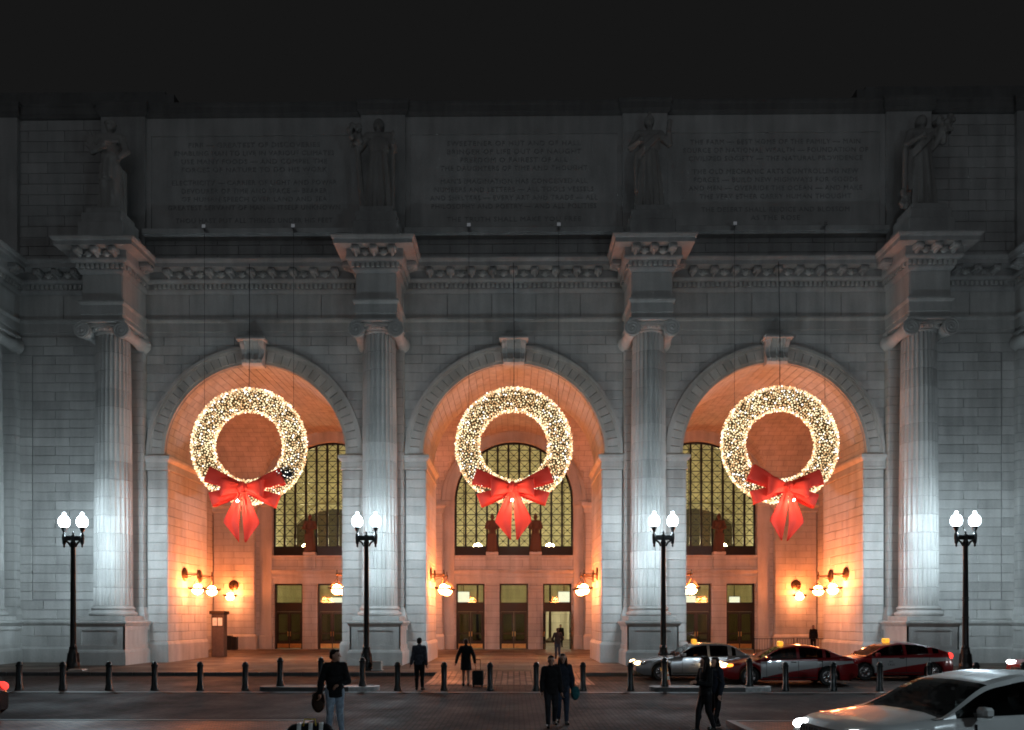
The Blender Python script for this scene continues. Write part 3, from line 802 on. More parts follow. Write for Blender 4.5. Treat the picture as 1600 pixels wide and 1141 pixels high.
# --- portico behind the arches
def portico():
    # groin vault, one cell per bay, with transverse bands between
    m = MB(); m.useuv = True; rx = 5.35; y0, y1 = YR, YB; hy = (y1-y0)/2; ym = (y0+y1)/2; top = 5.3
    xs = sorted(set([round(-22.2+0.3*k, 3) for k in range(149)])); ys = [y0+hy*2*k/40 for k in range(41)]
    def z1(x):
        d = min(abs(x-c) for c in BAYS)
        return ZS+top*math.sqrt(max(0, 1-(d/rx)**2)) if d < rx else ZS
    def z2(y): return ZS+top*math.sqrt(max(0, 1-((y-ym)/hy)**2))
    for i in range(len(xs)-1):
        for j in range(len(ys)-1):
            q = [(xs[i],ys[j]),(xs[i],ys[j+1]),(xs[i+1],ys[j+1]),(xs[i+1],ys[j])]
            xm, ymid = (xs[i]+xs[i+1])/2, (ys[j]+ys[j+1])/2
            a = z1(xm) >= z2(ymid)
            def uv(x, y):
                if a:
                    c = min(BAYS, key=lambda b: abs(b-x)); t = max(-1, min(1, (x-c)/rx)); return (y, math.asin(t)*5.3)
                t = max(-1, min(1, (y-ym)/hy)); return (x, math.asin(t)*5.5)
            m.add([(x, y, max(z1(x), z2(y))) for (x, y) in q], [(0,1,2,3)], [[uv(x, y) for (x, y) in q]])
    v = part(m, 'vault', M['vault'], smooth=True)
    m = MB()
    for sx in (-1, 1): m.box(*sorted((sx*22.2, sx*23.0)), YR, YB, 0, 17)
    m.box(-XE, XE, YR, YB, 17.5, 17.7)
    part(m, 'portico_end_wall', M['stone_joint'])
    # back wall: solid piers, arched window openings, door openings
    m = MB(); th = 0.9; W = 4.38; zs, zb = 10.98, 6.93; segs = 40
    for c in BAYS:
        arc = [(c+W*math.cos(PI-PI*k/segs), zs+W*math.sin(PI-PI*k/segs)) for k in range(segs+1)]
        for k in range(segs):
            (xa, za), (xb, zb_) = arc[k], arc[k+1]
            for (y, fl) in ((YB, 0), (YB+th, 1)):
                m.add([(xa,y,za),(xb,y,zb_),(xb,y,17.6),(xa,y,17.6)], [(0,1,2,3) if not fl else (3,2,1,0)])
            m.add([(xa,YB,za),(xb,YB,zb_),(xb,YB+th,zb_),(xa,YB+th,za)], [(3,2,1,0)])
        for sx in (-1, 1): m.box(*sorted((c+sx*W, c+sx*5.4)), YB, YB+th, 0.0, 17.6)
        m.box(c-W, c+W, YB, YB+th, 4.85, zb)
        for (a, b) in ((-W, -4.26), (-2.16, -1.06), (1.06, 2.16), (4.26, W)): m.box(c+a, c+b, YB, YB+th, 0.0, 4.85)
    for (a, b) in ((-23, -18.9), (-8.1, -5.4), (5.4, 8.1), (18.9, 23)): m.box(a, b, YB, YB+th, 0.0, 17.6)
    bw = part(m, 'back_wall', M['stone_joint'])
    # piers carrying the vault, with their own blocks
    for x in (-20.6, -6.75, 6.75, 20.6):
        p = MB(); p.box(x-1.5, x+1.5, YB-0.35, YB+0.01, 0.0, 10.6); po = p.build('pier', M['mortar'], bw)
        p = MB(); p.ashlar((0, YB-0.35, 0), X1, Z1, -Y1, x-1.5, x+1.5, 1.15, 10.0, L=1.5, d=0.04, g=0.013)
        for sx in (-1, 1): p.ashlar((x+sx*1.5, 0, 0), Y1, Z1, X1*sx, YB-0.38, YB, 1.15, 10.0, d=0.03)
        p.build('pier_stones', M['stone'], bw, kind='stuff')
        path = [(x-1.5, YB), (x-1.5, YB-0.35), (x+1.5, YB-0.35), (x+1.5, YB)]
        p = MB(); p.sweep(path, [(0.16,0.0),(0.16,0.95),(0.08,1.08),(0.03,1.15)]); p.build('pier_base', M['stone'], bw)
        p = MB(); p.sweep(path, [(0.03,10.0),(0.1,10.1),(0.1,10.35),(0.26,10.5),(0.26,10.75),(-0.3,10.8)])
        p.build('pier_capital', M['stone'], bw)
    for c in BAYS:
        # window surround arch and its imposts
        p = MB(); n = 48
        for (r0, r1, y) in ((4.38, 4.62, YB-0.08), (4.62, 5.05, YB-0.04), (5.05, 5.3, YB-0.14)):
            vs = []; fs = []
            for k in range(n+1):
                a = PI*k/n
                for (r, yy) in ((r0,YB+0.02),(r0,y),(r1,y),(r1,YB+0.02)): vs.append((c+r*math.cos(a), yy, zs+r*math.sin(a)))
            for k in range(n):
                for j in range(3): fs.append((k*4+j, (k+1)*4+j, (k+1)*4+j+1, k*4+j+1))
            p.add(vs, fs)
        for sx in (-1, 1):
            a, b = sorted((c+sx*4.40, c+sx*5.3))
            p.box(a, b, YB-0.10, YB+0.01, 0.0, 10.55); p.cbox(a-0.06, b+0.06, YB-0.2, YB+0.01, 10.55, 10.98, 0.04); p.cbox(a-0.05, b+0.05, YB-0.2, YB+0.01, 0.0, 1.05, 0.03)
        p.build('window_surround', M['stone'], bw, smooth=True)
        # entablature over the doors and little door piers
        p = MB(); p.sweep([(c-4.4, YB), (c+4.4, YB)], [(0.04,4.86),(0.04,5.30),(0.10,5.34),(0.10,5.42),(0.05,5.45),(0.05,5.60),(0.16,5.68),(0.28,5.76),(0.28,5.86),(0.0,5.92)])
        p.sweep([(c-4.4, YB), (c+4.4, YB)], [(0.0,6.78),(0.14,6.82),(0.14,6.93),(-0.3,6.95)])
        p.build('door_entablature', M['stone'], bw)
        p = MB()
        for x in (-1.61, 1.61):
            p.box(c+x-0.42, c+x+0.42, YB-0.12, YB+0.01, 0.0, 4.86); p.cbox(c+x-0.5, c+x+0.5, YB-0.2, YB+0.01, 4.42, 4.62, 0.03); p.box(c+x-0.46, c+x+0.46, YB-0.16, YB+0.01, 5.93, 6.8)
        p.build('door_pilaster', M['stone_joint'], bw)
    return bw
portico()

def windows():
    W = 4.38; zs, zb = 10.98, 6.93; cw = W*2/11; y = YB+0.42
    q = MB(); q.box(-cw/2, cw/2, -0.006, 0.006, -cw/2, cw/2); pane_me = q.mesh('pane', M['pane'])
    rows = 11; z0 = 7.62
    for c in BAYS:
        f = MB(); n = 40
        vs = []; fs = []
        for k in range(n+1):
            a = PI*k/n
            for (r, yy) in ((W-0.14,y-0.08),(W+0.05,y-0.08),(W+0.05,y+0.08),(W-0.14,y+0.08)): vs.append((c+r*math.cos(a), yy, zs+r*math.sin(a)))
        for k in range(n):
            for j in range(4): fs.append((k*4+j, k*4+(j+1)%4, (k+1)*4+(j+1)%4, (k+1)*4+j))
        f.add(vs, fs)
        for sx in (-1, 1): f.box(*sorted((c+sx*(W-0.14), c+sx*(W+0.05))), y-0.08, y+0.08, zb, zs)
        f.box(c-W, c+W, y-0.10, y+0.10, zb, z0)
        w = part(f, 'window', M['iron'])
        lat = MB()
        for i in range(12):
            x = c-W+i*cw; d = abs(x-c); h = zs+math.sqrt(max(0, W*W-d*d)); lat.box(x-0.072, x+0.072, y-0.07, y+0.07, z0, h)
            for r in range(rows+1):
                z = z0+r*cw
                if z < h: lat.lathe([(0.0,-0.1),(0.10,-0.09),(0.10,0.09),(0.0,0.1)], (x, y, z), 8, 'y', cap=False)
        for r in range(rows+1):
            z = z0+r*cw; hw = W if z <= zs else math.sqrt(max(0, W*W-(z-zs)**2))
            lat.box(c-hw, c+hw, y-0.04, y+0.04, z-0.030, z+0.030)
        for i in range(11):
            x = c-W+(i+0.5)*cw
            for r in range(rows):
                z = z0+(r+0.5)*cw; dx = max(0, abs(x-c)-cw/2)
                if z-cw/2 > zs and (dx**2+(z-cw/2-zs)**2) > (W-0.05)**2: continue
                obj('pane', pane_me, w, (x, y, z))
                for sg in (-1, 1):
                    lat.M = Matrix.Translation((x, y, z)) @ Matrix.Rotation(sg*PI/4, 4, 'Y'); lat.box(-cw*0.70, cw*0.70, -0.02, 0.02, -0.018, 0.018)
                lat.M = Matrix.Translation((x, y, z)); lat.box(-cw/2, cw/2, -0.015, 0.015, -0.012, 0.012); lat.lathe([(0.0,-0.035),(0.06,-0.03),(0.06,0.03),(0.0,0.035)], (0,0,0), 8, 'y', cap=False); lat.M = None
        lat.build('lattice', M['iron'], w)
windows()

def doorways():
    for bi, c in enumerate(BAYS):
        for di, dx in enumerate((-3.21, 0, 3.21)):
            x = c+dx; y = YB+0.35; w = 1.05
            e = bpy.data.objects.new('doorway', None); C.objects.link(e); e.parent = station; e.location = (x, y-YF, 0)
            f = MB()
            for sx in (-1, 1): f.box(*sorted((sx*w, sx*(w-0.11))), -0.1, 0.1, 0, 4.86)
            f.box(-w, w, -0.1, 0.1, 4.74, 4.86); f.box(-w+0.11, w-0.11, -0.12, 0.12, 2.78, 3.46); f.box(-w+0.11, w-0.11, -0.17, 0.1, 3.36, 3.46); f.box(-w+0.11, w-0.11, -0.16, 0.1, 2.78, 2.86)
            f.build('door_frame', M['door'], e)
            g = MB(); g.box(-w+0.11, w-0.11, -0.008, 0.008, 3.46, 4.74); g.build('transom_pane', M['clear'], e)
            opened = (bi == 1 and di == 2)
            for sx in (-1, 1):
                d = MB(); lw = w-0.115
                # leaf hinged at its outer stile
                s0 = -sx
                def bx(a, b, y0, y1, z0, z1): d.box(*sorted((s0*a, s0*b)), y0, y1, z0, z1)
                bx(0, 0.14, -0.03, 0.03, 0.04, 2.77); bx(lw-0.14, lw-0.005, -0.03, 0.03, 0.04, 2.77)
                bx(0.14, lw-0.14, -0.03, 0.03, 2.60, 2.77); bx(0.14, lw-0.14, -0.03, 0.03, 0.04, 0.62); bx(0.14, lw-0.14, -0.028, 0.028, 1.10, 1.22)
                leaf = d.build('door_leaf', M['door'], e, loc=(sx*lw, 0, 0))
                if opened: leaf.rotation_euler[2] = sx*R(92) if sx > 0 else sx*R(88)
                p = MB(); p.box(*sorted((s0*0.14, s0*(lw-0.14))), -0.006, 0.006, 0.62, 2.60); p.build('door_pane', M['dimmed'], leaf)
                k = MB(); k.box(*sorted((s0*0.04, s0*(lw-0.04))), -0.042, -0.031, 0.07, 0.40); k.build('kick_plate', M['brass'], leaf)
                k = MB(); k.tube([(s0*(lw-0.09), -0.09, 0.95), (s0*(lw-0.09), -0.09, 1.30)], 0.022, 8); k.box(*sorted((s0*(lw-0.10), s0*(lw-0.08))), -0.09, -0.03, 0.97, 1.0); k.box(*sorted((s0*(lw-0.10), s0*(lw-0.08))), -0.09, -0.03, 1.25, 1.28)
                k.build('door_handle', M['brass'], leaf)
doorways()

def hall():
    y0, y1 = YB+0.9, 84.0
    m = MB(); m.box(-24, 24, y1, y1+0.4, 0, 24); m.box(-24.4, -24, y0, y1, 0, 24); m.box(24, 24.4, y0, y1, 0, 24); m.box(-24, 24, y0, y1, 22, 22.4)
    h = part(m, 'hall_wall', M['hall'])
    # dark lunette windows of the far hall wall with lit rims
    for c in (-19.5, 19.5):
        q = MB(); pts = [(c+6.2*math.cos(PI*k/24), 8.0+6.2*math.sin(PI*k/24)) for k in range(25)]; q.prism(pts, 0.1, 'xz', y1-0.1); q.build('hall_lunette', M['hall_dark'], h)
        q = MB(); n = 32
        vs = []; fs = []
        for k in range(n+1):
            a = PI*k/n
            for (r, yy) in ((6.2,y1),(6.2,y1-0.5),(6.9,y1-0.5),(6.9,y1)): vs.append((c+r*math.cos(a), yy, 8.0+r*math.sin(a)))
        for k in range(n):
            for j in range(3): fs.append((k*4+j, (k+1)*4+j, (k+1)*4+j+1, k*4+j+1))
        q.add(vs, fs); q.build('lunette_moulding', M['hall'], h)
    q = MB()
    for x in (-11, -6.5, -2.2, 2.2, 6.5, 11): q.box(x-0.7, x+0.7, y1-0.5, y1, 0, 7.2)
    q.sweep([(-24, y1), (24, y1)], [(0.0,7.1),(0.5,7.3),(0.7,7.6),(0.7,7.9),(0.0,8.0)]); q.build('hall_arcade', M['hall'], h)
    for ki, x in enumerate((-19.5, -15.2, -9.5, -3.4, 3.4, 9.5, 15.2, 19.5)):
        t = thing('hall_lamp', 'globe lamp inside the hall, %s from the left' % ('first','second','third','fourth','fifth','sixth','seventh','eighth')[ki], 'lamp', (x, 72.0, 0), 0, 'globe lamps in the hall')
        l = MB(); l.ell((0,0,8.9), 0.42, 16, 10); l.build('globe', M['hallglow'], t, smooth='all')
        l = MB(); l.lathe([(0.5,0),(0.5,0.2),(0.14,0.5),(0.10,4),(0.08,8.3),(0.22,8.45),(0.22,8.52)], n=12); l.build('stand', M['bronze'], t, smooth=True)
    for (x, y, z, w, hgt, tx) in ((-13.85, 60.4, 3.75, 1.25, 0.62, 'in the arch with the leftmost wreath'), (-3.95, 60.4, 3.92, 1.0, 0.9, 'by the doorway left of the middle doors'), (3.95, 60.4, 3.92, 1.0, 0.9, 'by the doorway right of the middle doors'), (13.7, 60.4, 3.75, 1.25, 0.75, 'behind the transom beside a lamp post'), (17.3, 60.4, 3.72, 0.9, 0.7, 'in the arch with the rightmost wreath')):
        t = thing('display_screen', 'bright white hanging screen inside, seen through glass '+tx, 'screen', (x, y, z-0.4), 0, 'lit screens inside the hall')
        q = MB(); q.cbox(-w/2, w/2, 0.0, 0.12, 0, hgt, 0.02); q.build('casing', M['black'], t)
        q = MB(); q.box(-w/2+0.04, w/2-0.04, -0.006, -0.001, 0.04, hgt-0.04); q.build('screen', M['screen'], t)
        q = MB(); q.tube([(0,0.06,hgt), (0,0.06,22.0-z+0.4)], 0.03, 6); q.build('hanger', M['iron'], t)
hall()
# ------------------------------------------------------------------ street lamps
LAMPD = lamp_light()
def street_lamp(x, y, label, rings=False):
    t = thing('street_lamp', label, 'street lamp', (x, y, 0), 0, 'twin-globe street lamps along the pavement')
    p = MB()
    p.lathe([(0.30,0),(0.30,0.10),(0.26,0.14),(0.27,0.30),(0.23,0.36),(0.20,0.75),(0.155,0.95),(0.17,1.0),(0.13,1.06),(0.125,1.2),(0.095,5.55),(0.12,5.58),(0.12,5.64),(0.09,5.68),(0.09,5.95)], n=20)
    for k in range(10):
        a = 2*PI*k/10; p.tube([(0.235*math.cos(a),0.235*math.sin(a),0.32),(0.2*math.cos(a),0.2*math.sin(a),0.76)], 0.03, 5)
    if rings:
        for z in (2.3, 3.05, 3.15): p.lathe([(0.12,z),(0.135,z+0.01),(0.135,z+0.05),(0.12,z+0.06)], n=16)
    p.build('pole', M['iron'], t, smooth=True)
    a = MB()
    a.cbox(-0.48, 0.48, -0.07, 0.07, 5.72, 5.94, 0.03)
    for sx in (-1, 1):
        a.tube([(sx*0.10,0,5.45),(sx*0.20,0,5.62),(sx*0.34,0,5.72)], 0.045, 6)
        a.lathe([(0.0,5.40),(0.05,5.46),(0.035,5.52),(0.075,5.60),(0.085,5.75),(0.085,5.98),(0.055,6.02),(0.05,6.10),(0.09,6.17),(0.11,6.24),(0.135,6.29),(0.135,6.31),(0.10,6.31)], (sx*0.40,0,0), 12)
    a.lathe([(0.06,5.94),(0.035,6.0),(0.05,6.05),(0.0,6.16)], n=10)
    a.build('crossarm', M['iron'], t, smooth=True)
    for sx in (-1, 1):
        g = MB(); g.lathe([(0.12,6.305),(0.19,6.37),(0.228,6.45),(0.240,6.53),(0.236,6.60),(0.212,6.69),(0.155,6.77),(0.09,6.82),(0.065,6.87),(0.075,6.91),(0.05,6.96),(0.0,6.98)], (sx*0.40,0,0), 20, cap=False); g.build('globe', M['lampglobe'], t, smooth='all'); l = bpy.data.objects.new('globe_light', LAMPD); C.objects.link(l); l.parent = t; l.location = (sx*0.40, 0, 6.56)
street_lamp(-19.45, 33.7, 'twin-globe black street lamp, leftmost, in front of the outer left column')
street_lamp(-6.48, 33.7, 'twin-globe black street lamp behind the man in jeans, between left and middle wreaths')
street_lamp(6.55, 33.7, 'twin-globe black street lamp rising behind the silver taxi')
street_lamp(19.7, 33.7, 'twin-globe black street lamp with pale bands on its pole, rightmost', True)
street_lamp(13.0, 4.0, 'twin-globe black street lamp beside the near white car, outside the right edge')

# ------------------------------------------------------------------ wall lanterns
def make_lantern():
    t = thing('wall_lantern', '', 'wall lantern', (0,0,0), 0, 'orange lanterns on the portico walls')
    m = MB(); m.lathe([(0.0,0.0),(0.36,0.0),(0.38,-0.03),(0.34,-0.06),(0.0,-0.075)], (0,0,4.70), 24, 'y', cap=False); m.build('backplate', M['bronze'], t, smooth=True)
    m = MB(); m.tube([(0,-0.05,4.70),(0,-0.75,4.70)], 0.035, 8); m.tube([(0,-0.72,4.5),(0,-0.72,4.95)], [0.05,0.025], 8); m.ell((0,-0.72,4.70), 0.075, 10, 8); m.tube([(0,-0.05,4.5),(0,-0.4,4.62),(0,-0.7,4.66)], 0.02, 6); m.build('arm', M['bronze'], t, smooth=True)
    m = MB()
    for k in range(3):
        a = 2*PI*k/3+PI/6; m.tube([(0,-0.72,4.5),(0.40*math.cos(a),-0.72+0.40*math.sin(a),3.98)], 0.014, 5)
    m.build('chain', M['bronze'], t)
    m = MB(); m.lathe([(0.24,3.96),(0.44,3.97),(0.47,3.93),(0.45,3.88),(0.30,3.86),(0.24,3.90)], (0,-0.72,0), 24, cap=False)
    for k in range(12):
        a = 2*PI*k/12; m.ell((0.46*math.cos(a), -0.72+0.46*math.sin(a), 3.96), (0.04,0.04,0.06), 6, 5)
    m.build('ring', M['bronze'], t, smooth=True)
    m = MB(); m.lathe([(0.29,3.87),(0.28,3.78),(0.22,3.68),(0.12,3.61),(0.0,3.585)], (0,-0.72,0), 20, cap=False); m.build('bowl', M['sconceglow'], t, smooth='all')
    m = MB(); m.lathe([(0.235,3.93),(0.20,4.04),(0.12,4.12),(0.0,4.15)], (0,-0.72,0), 16, cap=False); m.build('dome', M['sconcedome'], t, smooth='all')
    return t
proto = make_lantern(); first = True
bayname = ['the arch with the leftmost wreath', 'the middle arch', 'the arch with the rightmost wreath']
for bi, c in enumerate(BAYS):
    for sx in (-1, 1):
        for k, yy in enumerate((41.9, 43.9)):
            o = proto if first else copy_tree(proto); first = False
            o.location = (c+sx*(JX-0.05), yy, 0); o.rotation_euler = (0, 0, R(-90) if sx > 0 else R(90))
            o['label'] = 'orange lantern, %s inner wall of the %s arch, %s one' % ('right' if sx > 0 else 'left', ('leftmost', 'middle', 'rightmost')[bi], 'front' if k == 0 else 'rear')
for i, x in enumerate((-20.6, -6.75, 6.75, 20.6)):
    o = copy_tree(proto); o.location = (x, YB-0.40, 0); o.rotation_euler = (0, 0, 0)
    o['label'] = ['orange lantern with round dark plate on the back pier above the litter bin', 'orange lantern on the back pier left of the middle doors', 'orange lantern on the back pier right of the middle doors', 'orange lantern with round dark plate on the back pier behind the taxis'][i]

cl = {}
def cloth(name, col, rough=0.8):
    if name not in cl: cl[name] = plain(name, col, rough, var=0.3, scale=12, bump=0.3, spec=0.12)
    return cl[name]
# ------------------------------------------------------------------ wreaths
def wreath_meshes():
    RM, rm = 2.34, 0.56
    b = MB()
    r_ = random.Random(3)
    ico = bmesh.new(); bmesh.ops.create_icosphere(ico, subdivisions=1, radius=1.0); ico.verts.ensure_lookup_table(); ico.verts.index_update()
    iv = [v.co.copy() for v in ico.verts]; jf = [[v.index for v in f.verts] for f in ico.faces]; ico.free()
    grid = {}; made = 0; tries = 0
    while made < 3500 and tries < 60000:
        tries += 1; a = r_.uniform(0, 2*PI)
        while True:
            ph = r_.uniform(0, 2*PI)
            if r_.random() < (RM+rm*math.cos(ph))/(RM+rm): break
        rr = rm*r_.uniform(0.97, 1.15)
        c = Vector(((RM+rr*math.cos(ph))*math.cos(a), 0.62*rr*math.sin(ph), (RM+rr*math.cos(ph))*math.sin(a)))
        key = tuple(int(math.floor(v/0.100)) for v in c)
        if any((c-o2).length < 0.100 for dx in (-1,0,1) for dy in (-1,0,1) for dz in (-1,0,1) for o2 in grid.get((key[0]+dx,key[1]+dy,key[2]+dz), ())): continue
        grid.setdefault(key, []).append(c); made += 1
        q = r_.random(); sec = math.sin(a*3+1.2)+math.sin(a*7+0.5)*0.6
        b.mi = 1 if q < 0.40+0.12*sec else (2 if q > 0.87 else 0)
        s = r_.uniform(0.034, 0.051)
        b.add([c+v*s for v in iv], jf)
    bulbs = b.mesh('bulbs', [M['bulb_a'], M['bulb_b'], M['bulb_c']], smooth='all')
    n = MB(); N1, N2 = 64, 12; vs = []; fs = []
    for i in range(N1):
        a = 2*PI*i/N1
        for j in range(N2):
            p = 2*PI*j/N2; r = rm*0.84*(1+r_.uniform(-0.08, 0.08)); vs.append(((RM+r*math.cos(p))*math.cos(a), 0.6*r*math.sin(p), (RM+r*math.cos(p))*math.sin(a)))
    for i in range(N1):
        for j in range(N2): fs.append((i*N2+j, i*N2+(j+1)%N2, ((i+1)%N1)*N2+(j+1)%N2, ((i+1)%N1)*N2+j))
    n.add(vs, fs)
    for k in range(4200):
        a = r_.uniform(0, 2*PI); ph = r_.uniform(0, 2*PI)
        d = Vector((math.cos(ph)*math.cos(a), 0.6*math.sin(ph), math.cos(ph)*math.sin(a)))
        c = Vector((RM*math.cos(a), 0, RM*math.sin(a)))+d*rm*0.82
        e = (d+Vector((r_.uniform(-1,1), r_.uniform(-1,1), r_.uniform(-1,1)))*0.7).normalized()
        s = e.cross(Vector((r_.uniform(-1,1), r_.uniform(-1,1), r_.uniform(-1,1)))).normalized()*0.022
        l = r_.uniform(0.12, 0.24); n.add([c-s, c+s, c+e*l], [(0,1,2)])
    return bulbs, n.mesh('needles', M['needle'])
def ribbon_loop(L, h0, h1, ang, y0, depth):
    path = []
    for k in range(25):
        t = k/24
        if t < 0.5: u = t/0.5; x = L*(u**0.85); y = -depth*math.sin(PI*u*0.62)
        else: u = (1-t)/0.5; x = L*(u**0.85); y = depth*0.55*math.sin(PI*u*0.8)-0.0
        if 9 <= k <= 15:
            q = (k-12)/3.0; x = L+0.04-0.10*abs(q)**2*0.6; y = -depth*0.93+(depth*0.93+depth*0.32)*(k-9)/6.0
        path.append((x, y))
    vs = []; fs = []; ca, sa = math.cos(ang), math.sin(ang)
    for (x, y) in path:
        h = h0+(h1-h0)*(max(0, x/L))**1.1
        for z in (-h, -h*0.75, -h*0.5, -h*0.25, 0, h*0.25, h*0.5, h*0.75, h): vs.append((x*ca-z*sa, y0+y-0.05*(1-(z/h)**2)+0.035*math.sin(7*z/h+x*2)*(1-0.8*x/L), x*sa+z*ca))
    for i in range(len(path)-1):
        for j in range(8): fs.append((i*9+j, (i+1)*9+j, (i+1)*9+j+1, i*9+j+1))
    return vs, fs
def make_wreaths():
    bulbs, needles = wreath_meshes()
    loops = []
    for (L, h0, h1, ang, y0, dp) in ((1.95, 0.20, 0.40, R(20), -0.52, 0.34), (1.72, 0.20, 0.34, R(-19), -0.50, 0.34), (1.00, 0.20, 0.46, R(0), -0.92, 0.34)):
        for sx in (1, -1):
            vs, fs = ribbon_loop(L, h0, h1, ang, y0, dp); m = MB()
            m.add([(sx*x, y, z) for (x, y, z) in vs], fs); loops.append(m.mesh('bow_loop', M['ribbon'], smooth='all'))
    tails = []
    for sx in (1, -1):
        m = MB(); vs = []; fs = []; n = 14
        for k in range(n+1):
            v = k/n; z = -0.12-2.5*v
            xo = 0.16+0.76*(v/0.62) if v < 0.62 else 0.92-(0.92-0.17)*((v-0.62)/0.38)
            xi = 0.0+0.13*v if v > 0.12 else 0.0
            for j in range(9):
                w = j/8; vs.append((sx*(xi+(xo-xi)*w), -1.02-0.18*math.sin(PI*v*0.9)-0.05*math.cos(w*5)+0.55*v*0.4+0.035*math.sin(w*15)*(1-v), z-0.10*v*w*0))
        for k in range(n):
            for j in range(8): fs.append((k*9+j, (k+1)*9+j, (k+1)*9+j+1, k*9+j+1))
        m.add(vs, fs); tails.append(m.mesh('bow_tail', M['ribbon'], smooth='all'))
    kn = MB(); kn.ell((0,-0.98,0), (0.30,0.22,0.27), 16, 10); kn.tube([(0,-1.21,-0.26),(0,-1.23,0),(0,-1.21,0.26)], [0.10,0.13,0.10], 8); knot = kn.mesh('bow_knot', M['ribbon'], smooth='all')
    bl = MB(); bl.ell((0,-1.75,-0.75), 0.045, 10, 8); bowl = bl.mesh('bow_light', emit('bow_bulb', (1.0, 0.76, 0.55), 1000.0))
    la = MB(); la.tube([(0,-1.16,-0.20),(0,-1.55,-0.50),(0,-1.75,-0.70)], 0.012, 5); larm = la.mesh('light_arm', M['wire'])
    for i, c in enumerate(BAYS):
        X = c+(0.06, 0.0, -0.10)[i]
        t = thing('wreath', ['lighted wreath with red bow, dark gap beside the bow, left arch', 'lighted wreath with red bow in front of the middle arch window', 'lighted wreath with red bow hanging in the right arch above the taxis'][i], 'wreath', (X, 38.85, 11.02), 0, 'lighted wreaths hanging in the arches')
        o = obj('bulbs', bulbs, t, kind='stuff'); o.rotation_euler = (0, R(130*i+15), 0)
        o = obj('needles', needles, t, kind='stuff'); o.rotation_euler = (0, R(77*i), 0)
        if i == 0:
            g = MB(); gr = random.Random(5); ctr = Vector((2.0, -0.62, -1.50))
            for (ex, ez, er) in ((-.16,.10,.15),(.12,.06,.17),(.02,-.12,.16),(.26,-.06,.12),(-.24,-.04,.10)): g.ell(ctr+Vector((ex, 0, ez)), (er, .10, er*.8), 10, 7)
            for k in range(420):
                d = Vector((gr.gauss(0,1), gr.gauss(0,1), gr.gauss(0,1))).normalized(); p = ctr+Vector((d.x*0.34, d.y*0.16, d.z*0.24)); s_ = d.cross(Vector((gr.random(), gr.random(), gr.random()))).normalized()*0.018
                g.add([p-s_, p+s_, p+d*gr.uniform(0.10, 0.28)], [(0,1,2)])
            g2 = MB()
            for k in range(16): g2.ell(ctr+Vector((gr.uniform(-.42,.36), -.18, gr.uniform(-.26,.26))), .026, 6, 5)
            g2.build('stray_bulbs', M['bulb_c'], t, kind='stuff')
            g.build('unlit_tuft', cloth('dark_fir', (0.010, 0.016, 0.022)), t, kind='stuff')
        bow = bpy.data.objects.new('bow', None); C.objects.link(bow); bow.parent = t; bow.location = (0, 0, -2.28); bow.rotation_euler = (0, R((1.5, -1, 3)[i]), R((2, -3, 4)[i])); bow.scale = ((1.0, 1.02, 0.97)[i], 1.0, (1.02, 0.98, 1.0)[i])
        for me in loops+tails+[knot]:
            o = obj(me.name.split('.')[0], me, bow)
            if me is not knot:
                s = o.modifiers.new('thick', 'SOLIDIFY'); s.thickness = 0.02
        obj('bow_light', bowl, bow); obj('light_arm', larm, bow)
        w = MB()
        w.tube([(0,0,2.85),(0.02,0,5.2),(-0.02,0.1,9.30)], 0.018, 5)
        for sx in (-1, 1): w.tube([(sx*2.27,0,1.35),(sx*2.27,0,11.1)], 0.010, 4)
        w.build('cable', M['wire'], t)
        for sx in (-1, 1):
            w = MB(); w.box(sx*2.27-0.09, sx*2.27+0.09, -0.10, 0.45, 11.04, 11.12); w.box(sx*2.27-0.09, sx*2.27+0.09, -0.12, -0.09, 11.05, 11.22); w.build('bracket', M['chrome'], t)
make_wreaths()

# ------------------------------------------------------------------ remeshed figures
def bake(mb, name, mat, voxel, smooth=3, parent=None, split=None):
    me = mb.mesh(name, mat); o = bpy.data.objects.new('tmp', me); C.objects.link(o)
    r = o.modifiers.new('r', 'REMESH'); r.mode = 'VOXEL'; r.voxel_size = voxel
    s = o.modifiers.new('s', 'SMOOTH'); s.factor = 0.5; s.iterations = smooth
    dg = bpy.context.evaluated_depsgraph_get(); dg.update()
    nm = bpy.data.meshes.new_from_object(o.evaluated_get(dg)); bpy.data.objects.remove(o)
    nm.materials.clear(); nm.materials.append(mat)
    nm.polygons.foreach_set('use_smooth', [True]*len(nm.polygons)); nm.polygons.foreach_set('material_index', [0]*len(nm.polygons))
    nm.name = name
    return obj(name, nm, parent)

SKIN = plain('skin', (0.42, 0.22, 0.15), 0.55, var=0.1)

